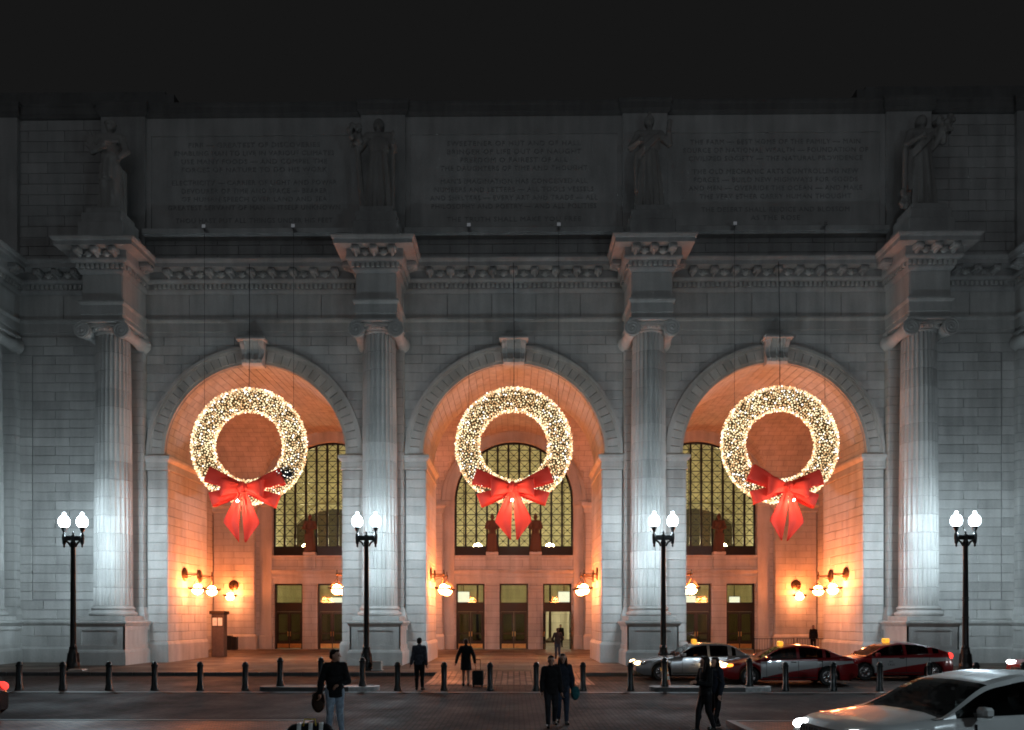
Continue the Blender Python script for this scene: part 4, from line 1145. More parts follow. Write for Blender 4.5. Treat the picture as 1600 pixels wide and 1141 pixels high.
def person(label, loc, rz, H, pose=None, top='jacket', topmat=None, legmat=None, hairmat=None, hair='short', legs='trousers', shoes=None, lean=0.0, headturn=0.0, group='people crossing the street and pavement'):
    t = thing('person', label, 'person', loc, rz, group)
    P = dict(la=(-.06,0,.045), lk=(-.055,.01,.285), lh=(-.052,0,.52), ra=(.06,0,.045), rk=(.055,.01,.285), rh=(.052,0,.52),
             ls=(-.097,0,.815), le=(-.126,-.012,.635), lw=(-.132,.03,.49), rs=(.097,0,.815), re=(.126,-.012,.635), rw=(.132,.03,.49), lf=None, rf=None)
    if pose: P.update(pose)
    V = {k: (Vector(v)*H if v is not None else None) for k, v in P.items()}
    sh = Matrix.Identity(4); sh[1][2] = math.tan(lean)
    def up(v):
        v = v.copy()
        if v.z > .52*H: v.y += (v.z-.52*H)*math.tan(lean)
        return v
    hz = up(Vector((0, 0.012*H, 0.932*H))); nk = up(Vector((0, -0.005*H, 0.83*H))); Rz = Matrix.Rotation(headturn, 3, 'Z')
    hd = lambda x, y, z: hz+Rz @ (Vector((x, y, z))*H*1.07)
    for k in ('ls','le','lw','rs','re','rw'): V[k] = up(V[k])
    b = MB()
    # head with brow, nose, jaw, ears
    b.ell(hz+Vector((0,0,0.008*H)), (0.046*H, 0.057*H, 0.064*H), 16, 12, Rz); b.ell(hd(0,0.012,-0.028), (0.034*H,0.040*H,0.038*H), 14, 10, Rz)
    b.caps(hd(0,0.056,0.004), hd(0,0.066,-0.014), 0.006*H, 0.009*H, 8); b.caps(hd(-.018,.046,.014), hd(.018,.046,.014), .008*H, .008*H, 8)
    b.caps(hd(-.010,.050,-.033), hd(.010,.050,-.033), .006*H, .006*H, 8); b.ell(hd(0,.044,-.056), .013*H, 8, 6)
    for sx in (-1, 1): b.ell(hd(sx*.044,-.004,-.004), (.007*H,.013*H,.019*H), 8, 6, Rz)
    b.caps(nk, hd(0,-.008,-.03), .031*H, .029*H)
    # trunk
    b.ell(up(Vector((0,0,.74*H))), (.098*H,.062*H,.105*H)); b.ell(up(Vector((0,0,.63*H))), (.082*H,.056*H,.09*H)); b.ell(Vector((0,0,.54*H)), (.088*H,.062*H,.065*H))
    b.caps(V['ls'], V['rs'], .038*H, .038*H)
    for s in 'lr':
        sx = -1 if s == 'l' else 1
        b.caps(V[s+'s'], V[s+'e'], .034*H, .025*H); b.caps(V[s+'e'], V[s+'w'], .025*H, .017*H)
        b.caps(V[s+'h'], V[s+'k'], .052*H, .034*H); b.caps(V[s+'k'], V[s+'a'], .036*H, .021*H)
        # hand: palm, four curled fingers, thumb from the side
        d = (V[s+'w']-V[s+'e']).normalized(); side = Vector((0,1,0)) if abs(d.y) < 0.8 else Vector((0,0,1)); side = (side-d*side.dot(d)).normalized(); nrm = d.cross(side)*(1 if s == 'l' else -1)
        w = V[s+'w']; pal = w+d*.045*H
        b.caps(w, pal, .016*H, .02*H); 
        for fi in range(4):
            o_ = side*((fi-1.5)*.0115*H); l = (.026,.030,.029,.022)[fi]*H
            k0 = pal+d*.010*H+o_; k1 = k0+d*l*.8-nrm*l*.35; k2 = k1+d*l*.3-nrm*l*.7
            b.caps(k0, k1, .0058*H, .0054*H, 6); b.caps(k1, k2, .0054*H, .0045*H, 6)
        tb = w+d*.018*H+side*.014*H; b.caps(tb, tb+d*.022*H+side*.016*H, .0075*H, .006*H, 6); b.caps(tb+d*.022*H+side*.016*H, tb+d*.040*H+side*.014*H, .006*H, .005*H, 6)
        fd = V[s+'f'].normalized() if V.get(s+'f') else Vector((sx*.15,1,0)).normalized()
        b.caps(V[s+'a']-fd*.01*H+Vector((0,0,-.018*H)), V[s+'a']+fd*.075*H+Vector((0,0,-.026*H)), .024*H, .017*H)
    bake(b, 'body', SKIN, 0.0105, 2, t)
    e = MB()
    for sx in (-1, 1): e.ell(hd(sx*.0165,.047,.004), .0062*H, 8, 6)
    e.build('eyes', cloth('eye_dark', (0.02,0.015,0.012), 0.2), t, smooth='all')
    # clothes follow the body
    j = MB()
    hem = {'jacket': .47, 'coat': .40, 'short': .50, 'longcoat': .36}[top]
    j.ell(up(Vector((0,-.002,.745*H))), (.104*H,.078*H,.105*H)); j.ell(up(Vector((0,0,.64*H))), (.103*H,.077*H,.11*H))
    j.caps(V['ls'], V['rs'], .043*H, .043*H); j.caps(up(Vector((0,-.012*H,.80*H))), up(Vector((0,-.010*H,.855*H))), .058*H, .042*H)
    n = 8; flare = {'jacket': .104, 'short': .098, 'coat': .118, 'longcoat': .128}[top]
    ring = []
    for k in range(28):
        a = 2*PI*k/28; ring.append(a)
    for zf in [hem+i*0.022 for i in range(int((.66-hem)/0.022)+1)]:
        u = (zf-hem)/(.66-hem); wx = (flare*(1-u)+.100*u)*H; wy = (flare*.78*(1-u)+.074*u)*H
        for a in ring: 
            f = 1+0.03*math.sin(5*a+zf*20); j.ell(up(Vector((wx*.80*f*math.cos(a), wy*.80*f*math.sin(a), zf*H))), .020*H, 6, 5)
        j.ell(up(Vector((0,0,zf*H))), (wx*.8, wy*.8, .02*H), 12, 6)
    for s in 'lr':
        j.caps(V[s+'s'], V[s+'e'], .044*H, .037*H); end = V[s+'e'].lerp(V[s+'w'], .96); j.caps(V[s+'e'], end, .040*H, .030*H)
        for q in (0.25, 0.6): p_ = V[s+'s'].lerp(V[s+'e'], q); j.ell(p_, .042*H, 10, 8)
    bake(j, top if top != 'short' else 'jacket', topmat, 0.014, 3, t)
    if legs == 'trousers':
        q = MB(); q.ell(Vector((0,0,.535*H)), (.096*H,.070*H,.06*H))
        for s in 'lr':
            q.caps(V[s+'h'], V[s+'k'], .060*H, .043*H); q.caps(V[s+'k'], V[s+'a']+Vector((0,0,.012*H)), .043*H, .031*H)
            q.ell(V[s+'k'].lerp(V[s+'a'], .35)+Vector((0,-.008*H,0)), (.040*H,.042*H,.05*H))
        bake(q, 'trousers', legmat, 0.014, 3, t)
    q = MB()
    for s in 'lr':
        sx = -1 if s == 'l' else 1
        fd = V[s+'f'].normalized() if V.get(s+'f') else Vector((sx*.15,1,0)).normalized()
        a = V[s+'a']; z0 = a.z-.045*H
        hp = Vector((a.x, a.y, z0+.022*H)); q.caps(hp-fd*.022*H, hp+fd*.04*H, .026*H, .026*H); q.caps(hp+fd*.03*H-Vector((0,0,.004*H)), hp+fd*.098*H-Vector((0,0,.006*H)), .026*H, .019*H); q.caps(hp, a, .027*H, .025*H)
    bake(q, 'shoes', shoes or cloth('black_leather', (0.02,0.018,0.016), 0.45), 0.012, 2, t)
    q = MB()
    q.ell(hd(0,-.012,.024), (.050*H,.056*H,.050*H), 16, 10, Rz); q.ell(hd(0,-.030,-.004), (.047*H,.036*H,.046*H), 14, 10, Rz); q.ell(hd(0,.024,.050), (.036*H,.026*H,.018*H), 12, 8, Rz)
    if hair == 'long':
        q.ell(hd(0,-.038,-.05), (.056*H,.034*H,.075*H), 14, 10, Rz); q.ell(hd(0,-.048,-.11), (.060*H,.030*H,.07*H), 14, 10, Rz)
        for sx in (-1, 1): q.caps(hd(sx*.045,-.004,0), hd(sx*.052,.012,-.12), .018*H, .022*H)
    if hair == 'hat': q.ell(hd(0,-.004,.040), (.053*H,.060*H,.036*H), 14, 10, Rz)
    bake(q, 'hair' if hair != 'hat' else 'hat', hairmat, 0.010, 2, t)
    return t, V

BLK = cloth('black_wool', (0.012,0.012,0.013)); NAVY = cloth('navy_cloth', (0.020,0.024,0.035)); HAIR = cloth('dark_hair', (0.014,0.010,0.008), 0.5)
DENIM = cloth('light_denim', (0.30,0.38,0.47)); DKDENIM = cloth('dark_denim', (0.035,0.045,0.07)); GREYJ = cloth('grey_blue_jacket', (0.055,0.06,0.075)); LEATH = cloth('glossy_leggings', (0.015,0.015,0.017), 0.3)
TEAL = cloth('teal_bag', (0.02,0.10,0.11)); BROWN = cloth('brown_bag', (0.035,0.022,0.015))

def backpack(label, loc, rz, s=1.0, mat=None, group=None):
    t = thing('backpack', label, 'bag', loc, rz, group)
    m = MB(); m.ell((0,0,0.22*s), (0.15*s,0.085*s,0.235*s), 16, 12); m.ell((0,0.06*s,0.14*s), (0.12*s,0.07*s,0.12*s), 14, 10); bake(m, 'pack_body', mat, 0.015, 2, t)
    m = MB()
    for sx in (-1, 1): m.tube([(sx*0.08*s,-0.06*s,0.40*s),(sx*0.11*s,-0.15*s,0.36*s),(sx*0.11*s,-0.14*s,0.16*s),(sx*0.09*s,-0.06*s,0.06*s)], 0.014*s, 6)
    m.tube([(-0.03*s,-0.03*s,0.44*s),(0,-0.03*s,0.50*s),(0.03*s,-0.03*s,0.44*s)], 0.01*s, 6); m.build('strap', BLK, t, smooth=True)
    return t

# man in jeans looking right, standing on the median (faces the camera half turned)
ST = -0.148
person('person in a dark jacket and light jeans looking right, holding a phone, nearest the camera', (-3.70, 15.85, ST), R(180+22), 1.80,
       dict(lw=(-.02,.125,.60), le=(-.145,.03,.635), rw=(.165,-.03,.50), re=(.150,-.055,.63), la=(-.075,.02,.045), ra=(.07,-.03,.045)), 'jacket', BLK, DENIM, HAIR, headturn=R(58))
q = thing('phone', 'small phone in the hand of the person in light jeans', 'phone', (-3.50, 15.62, ST+1.06)); m = MB(); m.cbox(-0.035,0.035,-0.006,0.006,0,0.13,0.004); m.build('phone_body', M['iron'], q); q.rotation_euler = (R(-50), 0, R(30))
backpack('dark bag hanging at the side of the person in light jeans', (-4.05, 15.88, ST+0.50), R(200), 0.95, BROWN)
def duffel():
    t = thing('duffel_bag', 'black and white duffel bag at the feet of the person in light jeans', 'bag', (-4.02, 15.1, ST), R(12))
    m = MB(); m.caps((-0.26,0,0.19),(0.26,0,0.19),0.19,0.19); bake(m, 'bag_body', BLK, 0.02, 2, t)
    for x in (-0.20, 0.02, 0.22):
        m = MB(); m.lathe([(0.192,x-0.04),(0.200,x-0.03),(0.200,x+0.03),(0.192,x+0.04)], (0,0,0.19), 24, 'x', cap=False); m.build('stripe', M['whitep'], t, smooth=True)
    m = MB(); m.tube([(-0.12,-0.12,0.34),(-0.10,-0.05,0.46),(0.10,-0.05,0.46),(0.12,-0.12,0.34)], 0.014, 6); m.build('handle', cloth('yellow_webbing', (0.6,0.42,0.06)), t, smooth=True)
duffel()
# couple walking towards the camera
person('person in a dark jacket walking to the camera, left of a close pair', (0.84, 17.35, ST), R(180+6), 1.60,
       dict(la=(-.06,-.08,.065), lk=(-.055,.02,.285), ra=(.055,.09,.045), rk=(.055,.075,.29), lw=(-.14,.05,.49), rw=(.135,.04,.50)), 'jacket', BLK, cloth('dark_trousers', (0.022,0.022,0.026)), HAIR)
person('person with long dark hair and jeans walking close behind another, teal bag at the hip', (1.13, 17.85, ST), R(180+4), 1.62,
       dict(la=(-.05,.06,.045), lk=(-.05,.05,.29), ra=(.05,-.06,.06), rw=(.14,.09,.58), re=(.165,-.02,.64), lw=(-.14,.04,.50), le=(-.145,-.02,.64)), 'jacket', NAVY, DKDENIM, HAIR, 'long')
backpack('teal shoulder bag carried by the long-haired person of the walking pair', (1.42, 17.75, ST+0.56), R(180), 0.72, TEAL)
# woman in a coat with a suitcase, walking to the doors
person('person in a wide black coat with bare calves pulling a suitcase to the doors', (-1.72, 27.6, ST), R(4), 1.70,
       dict(la=(-.05,.07,.05), lk=(-.05,.04,.285), ra=(.05,-.05,.06), lw=(-.21,.02,.50), le=(-.175,-.01,.64), rw=(.19,-.05,.50), re=(.165,-.03,.64)), 'longcoat', BLK, None, HAIR, legs='bare')
def suitcase():
    t = thing('suitcase', 'upright black wheeled suitcase beside the person in the black coat', 'suitcase', (-1.28, 27.42, ST), 0)
    m = MB(); m.cbox(-0.20,0.20,-0.12,0.12,0.06,0.58,0.035); m.build('shell', cloth('suitcase_nylon', (0.02,0.02,0.022)), t)
    m = MB(); m.cbox(-0.17,0.17,-0.15,-0.11,0.12,0.50,0.02); m.build('pocket', cloth('suitcase_nylon', (0.02,0.02,0.022)), t)
    m = MB()
    for sx in (-0.08, 0.08): m.tube([(sx,0.10,0.56),(sx,0.10,0.96)], 0.010, 6)
    m.tube([(-0.09,0.10,0.96),(0.09,0.10,0.96)], 0.015, 6); m.build('handle', M['iron'], t)
    for sx in (-0.15, 0.15):
        m = MB(); m.lathe([(0.0,-0.015),(0.045,-0.015),(0.045,0.015),(0.0,0.015)], (sx,0.08,0.045), 12, 'x', cap=False); m.build('wheel', M['black'], t)
    m = MB(); m.cbox(-0.18,-0.12,-0.10,-0.04,0.0,0.065,0.01); m.cbox(0.12,0.18,-0.10,-0.04,0.0,0.065,0.01); m.build('foot', M['black'], t)
suitcase()
person('person in a grey-blue jacket walking away, alone between two bollards near the left lamp', (-3.22, 26.15, ST), R(-8), 1.78,
       dict(la=(-.04,-.05,.055), ra=(.045,.05,.045), lw=(-.17,.02,.50)), 'short', GREYJ, BLK, HAIR)
person('person in dark clothes standing in front of the open middle door', (2.50, 43.8, 0.0), R(5), 1.74, dict(lw=(-.12,.07,.55), rw=(.12,.07,.55), le=(-.17,-.02,.64), re=(.17,-.02,.64)), 'short', BLK, NAVY, HAIR)
person('person seen inside the hall through the open middle door', (3.72, 61.0, 0.0), R(190), 1.80, None, 'jacket', BLK, NAVY, HAIR)
person('person with long dark hair and shiny leggings walking right, looking at a phone', (4.12, 16.55, ST), R(-90+200), 1.62,
       dict(la=(-.045,-.10,.06), lk=(-.05,-.01,.29), ra=(.045,.10,.045), rk=(.05,.07,.29), lw=(-.06,.16,.66), le=(-.14,.03,.64), rw=(.03,.17,.66), re=(.14,.03,.64)), 'short', BLK, LEATH, HAIR, 'long', headturn=R(-30))
person('person in dark clothes half hidden behind the phone user walking right', (4.48, 17.1, ST), R(115), 1.58, dict(la=(-.045,.08,.05), ra=(.045,-.08,.06), rw=(.10,.10,.56)), 'short', NAVY, LEATH, HAIR, 'long')
q = thing('phone', 'small lit phone in the hands of the long-haired person walking right', 'phone', (4.43, 16.42, ST+1.09)); m = MB(); m.cbox(-0.035,0.035,-0.006,0.006,0,0.13,0.004); m.build('phone_body', M['iron'], q); q.rotation_euler = (R(-40), 0, R(100))
person('person in dark clothes standing by the back wall behind the taxis', (20.9, 53.8, 0.0), R(160), 1.80, None, 'jacket', BLK, BLK, HAIR)
# ------------------------------------------------------------------ stone figures
def robe(m, H, wx, wy, z0, z1, folds=11, amp=0.10, ph=0.0, n=96, rows=16, twist=0.0, top=0.62):
    vs = []; fs = []
    for i in range(rows+1):
        t = i/rows; z = z0+(z1-z0)*t; k = 1-(1-top)*t**1.2
        for j in range(n):
            a = 2*PI*j/n; f = 1+amp*(1-0.55*t)*math.sin(folds*a+ph+twist*t)+0.4*amp*(1-t)*math.sin(2.7*folds*a+1.3)
            vs.append((wx*k*f*math.cos(a), wy*k*f*math.sin(a), z))
    for i in range(rows):
        for j in range(n): fs.append((i*n+j, i*n+(j+1)%n, (i+1)*n+(j+1)%n, (i+1)*n+j))
    fs.append(tuple(range(n))[::-1]); fs.append(tuple(rows*n+j for j in range(n))); m.add(vs, fs)
def figure(m, H, arms, headdress=None, folds=11, ph=0.0, sash=True, bare=False):
    """draped standing figure of height H facing -Y"""
    if bare:
        for sx in (-1, 1):
            m.caps((sx*.055*H,0,.50*H),(sx*.06*H,-.01*H,.27*H),.062*H,.042*H); m.caps((sx*.06*H,-.01*H,.27*H),(sx*.06*H,0,.05*H),.042*H,.026*H); m.caps((sx*.06*H,.01*H,.03*H),(sx*.07*H,-.08*H,.02*H),.028*H,.02*H)
        robe(m, H, .105*H, .085*H, .36*H, .62*H, folds, .10, ph, rows=8, top=.8)
        vs_y = .06*H; m.box(-.13*H, .13*H, .03*H, .10*H, 0.0, .5*H)
        robe(m, H, .13*H, .05*H, 0.0, .75*H, 9, .12, 1.0)
    else:
        robe(m, H, .150*H, .115*H, 0.0, .62*H, folds, .11, ph, twist=.6)
    m.ell((0,0,.70*H), (.112*H,.078*H,.13*H)); m.ell((0,0,.60*H), (.098*H,.075*H,.09*H))
    m.caps((-.115*H,0,.81*H),(.115*H,0,.81*H),.050*H,.050*H); m.caps((0,.0,.82*H),(0,-.006*H,.89*H),.034*H,.032*H)
    m.ell((0,-.010*H,.935*H), (.045*H,.053*H,.062*H)); m.caps((0,-.062*H,.935*H),(0,-.068*H,.918*H),.008*H,.011*H,8); m.ell((0,-.03*H,.90*H), (.03*H,.03*H,.026*H)); m.ell((0,.012*H,.945*H), (.053*H,.052*H,.056*H))
    for (s, e, w) in arms:
        m.caps(Vector(s)*H, Vector(e)*H, .046*H, .036*H); m.caps(Vector(e)*H, Vector(w)*H, .036*H, .024*H); m.ell(Vector(w)*H, (.026*H,.022*H,.034*H))
        for f in range(4): p = Vector(w)*H+Vector(((f-1.5)*.011*H,-.012*H,-.02*H)); m.caps(p, p+Vector((0,-.012*H,-.022*H)), .008*H, .006*H, 6)
    if sash:
        for k in range(4):
            o = k*.022*H; m.tube([(-.125*H,-.03*H,.60*H-o),(-.06*H,-.095*H,.66*H-o),(.03*H,-.092*H,.735*H-o*.8),(.11*H,-.04*H,.81*H-o*.4)], .016*H, 6)
        m.tube([(-.12*H,-.02*H,.62*H),(-.14*H,-.03*H,.45*H),(-.14*H,-.02*H,.2*H)], [.035*H,.03*H,.022*H], 8)
    if headdress == 'hood': m.ell((0,.012*H,.935*H), (.062*H,.062*H,.075*H)); m.caps((0,.04*H,.90*H),(0,.05*H,.70*H),.05*H,.07*H)
    if headdress == 'helmet': m.ell((0,.004*H,.965*H), (.056*H,.062*H,.052*H)); m.tube([(0,-.05*H,.985*H),(0,-.02*H,1.035*H),(0,.05*H,1.02*H),(0,.08*H,.95*H)], [.012*H,.02*H,.02*H,.012*H], 6)
    if headdress == 'wreath':
        for k in range(12): a = 2*PI*k/12; m.ell((.052*H*math.cos(a), .056*H*math.sin(a), .972*H), .014*H, 6, 5)
def statue(i, x, label):
    zb = 20.68; H = 4.72; base = 1.85
    t = thing('statue', label, 'statue', (x, 38.35, zb), 0, 'statues above the columns')
    p = MB(); p.cbox(-1.12,1.12,-0.98,0.93,0.0,1.05,0.04); p.cbox(-1.0,1.0,-0.88,0.9,1.05,1.55,0.03); p.cbox(-0.84,0.84,-0.75,0.8,1.55,base,0.03); p.build('plinth', M['attic'], t)
    m = MB(); m.M = Matrix.Translation((0,0,base))
    r_ = random.Random(20+i)
    if i == 0:
        figure(m, H, [((-.12,0,.80),(-.17,-.03,.66),(-.02,-.10,.68)), ((.12,0,.80),(.185,-.02,.66),(.14,-.09,.56))], 'wreath', 9, .4, False, True)
        m.tube([(-.13*H,-.05*H,.735*H),(0,-.10*H,.725*H),(.12*H,-.06*H,.75*H)], .022*H, 8)
        for k in range(5): a = R(60+25*k); m.caps((-.17*H,-.02*H,.68*H), (-.17*H+.20*H*math.cos(a+.4)*.6, -.02*H, .68*H+.24*H*math.sin(a)), .026*H, .005*H, 6)
    elif i == 1:
        figure(m, H, [((-.12,0,.80),(-.19,-.01,.68),(-.20,-.06,.78)), ((.12,0,.80),(.17,-.02,.66),(.165,-.10,.70))], 'hood', 10, .2, False)
        for k in range(26): m.ell((-.235*H+r_.uniform(-.065,.065)*H, -.03*H+r_.uniform(-.04,.04)*H, .80*H+r_.uniform(-.085,.095)*H), r_.uniform(.02,.036)*H, 7, 6)
        m.caps((-.22*H,-.02*H,.72*H),(-.17*H,0,.02*H),.03*H,.03*H); m.caps((.165*H,-.10*H,0),(.165*H,-.10*H,.80*H),.018*H,.018*H)
    elif i == 2:
        figure(m, H, [((-.12,0,.80),(-.20,-.03,.66),(-.10,-.13,.69)), ((.12,0,.80),(.205,-.03,.70),(.19,-.07,.84))], 'helmet', 12, .9, True)
        m.caps((.19*H,-.07*H,.80*H),(.20*H,-.08*H,.90*H),.02*H,.03*H)
    else:
        figure(m, H, [((-.12,0,.80),(-.18,-.04,.67),(-.03,-.11,.735)), ((.12,0,.80),(.20,-.04,.70),(.19,-.10,.80))], 'hood', 10, 1.6, True)
        for k in range(34): m.ell((.215*H+r_.uniform(-.085,.085)*H, -.05*H+r_.uniform(-.05,.05)*H, .87*H+r_.uniform(-.085,.085)*H), r_.uniform(.022,.04)*H, 7, 6)
        m.caps((.19*H,-.05*H,.80*H),(.10*H,-.03*H,.62*H),.06*H,.02*H); m.caps((-.19*H,-.04*H,.62*H),(-.20*H,-.04*H,.10*H),.03*H,.022*H)
        for k in range(12): m.ell((-.21*H+r_.uniform(-.03,.03)*H, -.04*H, r_.uniform(.02,.22)*H), r_.uniform(.02,.04)*H, 7, 6)
    bake(m, 'figure', M['statue'], 0.034, 2, t)
for i, (x, lb) in enumerate(zip((-20.25, -6.75, 6.75, 20.25), (
    'stone statue with bare legs and pointed rays at its arm, left of the left inscription',
    'hooded stone statue with a leafy branch and a staff, between left and middle inscriptions',
    'helmeted stone statue with a diagonal sash, between middle and right inscriptions',
    'stone statue with a bundle on its shoulder, right of the right inscription'))): statue(i, x, lb)

# small guardian figures on the window sills
gm = MB(); figure(gm, 2.75, [((-.12,0,.80),(-.17,-.03,.66),(-.05,-.11,.60)), ((.12,0,.80),(.17,-.03,.66),(.05,-.11,.60))], 'helmet', 9, .3, False)
gm.box(-.30, .30, -.36, -.26, 0.15, 1.35)
g0 = bake(gm, 'figure', M['eagle'], 0.03, 2)
gme = g0.data; bpy.data.objects.remove(g0)
for bi, c in enumerate(BAYS):
    for sx in (-1, 1):
        t = thing('guardian_statue', 'brown stone guardian on the sill of the %s lattice window, %s of the two' % (('left', 'middle', 'right')[bi], 'left one' if sx < 0 else 'right one'), 'statue', (c+sx*1.6, YB+0.02, 6.96), 0, 'guardian figures before the lattice windows')
        p = MB(); p.cbox(-0.45,0.45,-0.28,0.28,0,0.22,0.03); p.build('plinth', M['stone'], t); obj('figure', gme, t, (0,0,0.2))

# ------------------------------------------------------------------ bollards
bm_ = MB(); bm_.lathe([(0.135,0.0),(0.135,0.06),(0.115,0.10),(0.115,0.16),(0.098,0.19),(0.095,0.80),(0.112,0.815),(0.112,0.86),(0.098,0.875),(0.095,0.90),(0.075,0.945),(0.035,0.975),(0.0,0.98)], n=20)
bol_shaft = bm_.mesh('shaft', M['bollard'], smooth=True)
bx = [25,94,167,239,311,382,437,501,566,621,694,766,838,911,985,1038,1103,1170,1226,1300,1372,1449,1521,1594]
near = ['the dark car tail','beside the leftmost lamp post','in front of the outer left column','in front of the inner pedestal of the left arch','before the left arch, left of its middle','before the middle of the left arch','first of three on the left kerb island','second of three on the left kerb island','third of three on the left kerb island, before the lamp post','left of the person in the grey-blue jacket','between that walker and the suitcase','just right of the suitcase','left of the close walking pair','right of the close walking pair','before the headlight of the silver taxi','first of three on the right kerb island, by the cone','second of three on the right kerb island, behind the phone user','third of three on the right kerb island','before the middle of the dark-roofed red and grey taxi','before the tail of the middle taxi','between the middle and the rear taxi','just behind the roof of the near white car','behind the white car, before the rightmost lamp post','at the far right before the red car']
for i, px in enumerate(bx):
    isl = i in (6,7,8,15,16,17); yb = 25.95
    s = 1200/yb; x = (px-803)/s
    t = thing('bollard', 'dark metal bollard '+near[i], 'bollard', (x, yb, -0.001 if isl else -0.15), 0, 'row of dark metal bollards')
    obj('shaft', bol_shaft, t)

# ------------------------------------------------------------------ cars
def interp(pts, x):
    if x <= pts[0][0]: return pts[0][1]
    for (a, b) in zip(pts, pts[1:]):
        if x <= b[0]:
            t = (x-a[0])/(b[0]-a[0]); t = t*t*(3-2*t)*0.5+t*0.5; return a[1]+(b[1]-a[1])*t
    return pts[-1][1]
def smooth_curve(pts, w=0.10):
    def f(x): return sum(interp(pts, x+d*w)*k for d, k in ((-1,.15),(-.5,.22),(0,.26),(.5,.22),(1,.15)))
    return f
def car(label, loc, rz, spec):
    """front towards -X"""
    L, W, Hh = spec['L'], spec['W'], spec['H']; h = L/2; paint = spec['paint']; wr = spec.get('wr', 0.325); xf, xr = spec['xf'], spec['xr']
    t = thing('car' if not spec.get('taxi') else 'taxi', label, 'car' if not spec.get('taxi') else 'taxi', loc, rz, spec.get('group'))
    belt = smooth_curve(spec['belt'], 0.10); roof = smooth_curve(spec['roof'], 0.12); ra = wr+0.065
    def hw(x):
        u = abs(x)/h; return W/2*(1-0.20*max(0, (u-0.70)/0.30)**2.2)
    def zbot(x):
        z = 0.20+0.16*max(0, (abs(x)/h-0.86)/0.14)**1.5
        for xc in (xf, xr):
            d = abs(x-xc)
            if d < ra: z = max(z, wr+math.sqrt(ra*ra-d*d)*1.0)
        return z
    xs = [-h+L*k/110 for k in range(111)]
    for xc in (xf, xr): xs += [xc-ra, xc+ra, xc-ra+0.012, xc+ra-0.012, xc-ra-0.006, xc+ra+0.006]
    xs = sorted(set(round(x, 4) for x in xs))
    m = MB(); vs = []; fs = []
    sec = []
    for x in xs:
        w, zb, zt = hw(x), zbot(x), belt(x)
        zb = min(zb, zt-0.12)
        ws = w-0.0; q = [(w-0.10, zb-0.0), (w-0.035, zb+0.01), (w-0.012, zb+0.05), (w, max(zb+0.07, zb+(zt-zb)*0.45)), (w-0.010, max(zb+0.075, zb+(zt-zb)*0.72)), (w-0.035, zt-0.055), (w-0.085, zt-0.012), (w-0.20, zt+0.008), (w*0.45, zt+0.03), (0, zt+0.036)]
        sec.append(q)
    n = len(sec[0])
    for x, q in zip(xs, sec):
        for (y, z) in q: vs.append((x, -y, z))
        for (y, z) in q: vs.append((x, y, z))
    N2 = 2*n
    for i in range(len(xs)-1):
        for j in range(n-1):
            a = i*N2+j; fs.append((a, a+N2, a+N2+1, a+1)); a += n; fs.append((a, a+1, a+N2+1, a+N2))
    for i in (0, len(xs)-1):
        for j in range(n-1): a = i*N2+j; fs.append((a, a+1, a+n+1, a+n))
    m.add(vs, fs); body = m.build('body', paint, t, smooth=True)
    u = MB(); u.box(-h+0.22, h-0.22, -W/2+0.24, W/2-0.24, 0.17, 0.66); u.box(-h+0.10, h-0.10, -W/2+0.30, W/2-0.30, 0.22, 0.45); u.build('underbody', M['black'], t)
    # greenhouse
    x0, x1 = spec['gh']; ra0, ra1 = spec['roofspan']; pil = spec['pillars']
    gx = [x0+(x1-x0)*k/60 for k in range(61)]
    def gsec(x):
        w = hw(x); zt = belt(x)-0.01; zr = max(roof(x), zt+0.012); f = min(1, (zr-zt)/(Hh-belt(0)))
        wb = w-0.075; wt = wb-0.20*f
        return [(wb, zt), (wb-0.20*f*0.45, zt+(zr-zt)*0.50), (wt+0.015, zt+(zr-zt)*0.86), (wt-0.05, zr-0.012*f), (wt-0.20, zr+0.012*f), (0, zr+0.03*f)]
    G = [gsec(x) for x in gx]
    parts = {}
    import collections; parts = collections.defaultdict(MB)
    for i in range(60):
        xm = (gx[i]+gx[i+1])/2
        for sy in (-1, 1):
            for j in range(5):
                a, b = G[i], G[i+1]
                q = [(gx[i], sy*a[j][0], a[j][1]), (gx[i+1], sy*b[j][0], b[j][1]), (gx[i+1], sy*b[j+1][0], b[j+1][1]), (gx[i], sy*a[j+1][0], a[j+1][1])]
                if sy > 0: q = q[::-1]
                if j >= 3: key = 'windshield' if xm < ra0 else ('rear_window' if xm > ra1 else 'roof')
                elif j == 2: key = 'roof'
                else: key = 'roof' if any(abs(xm-p) < pw for (p, pw) in pil) else ('side_window', sy, sum(1 for (p, pw) in pil if xm > p))
                parts[key].add(q, [(0,1,2,3)])
    for k, mb in parts.items():
        if mb.v: 
            mb2 = mb; o = mb2.build(k if isinstance(k, str) else k[0], paint if k == 'roof' else M['carglass'], t, smooth=True)
    ib = MB(); ib.box(x0+0.7, x1-0.5, -W/2+0.2, W/2-0.2, 0.5, belt(0)-0.02)
    for sx_ in (-0.35, 0.55):
        for sy in (-0.38, 0.38): ib.cbox(sx_-0.08, sx_+0.08, sy-0.24, sy+0.24, 0.5, belt(0)+0.32, 0.05); 
    ib.build('seat', M['black'], t)
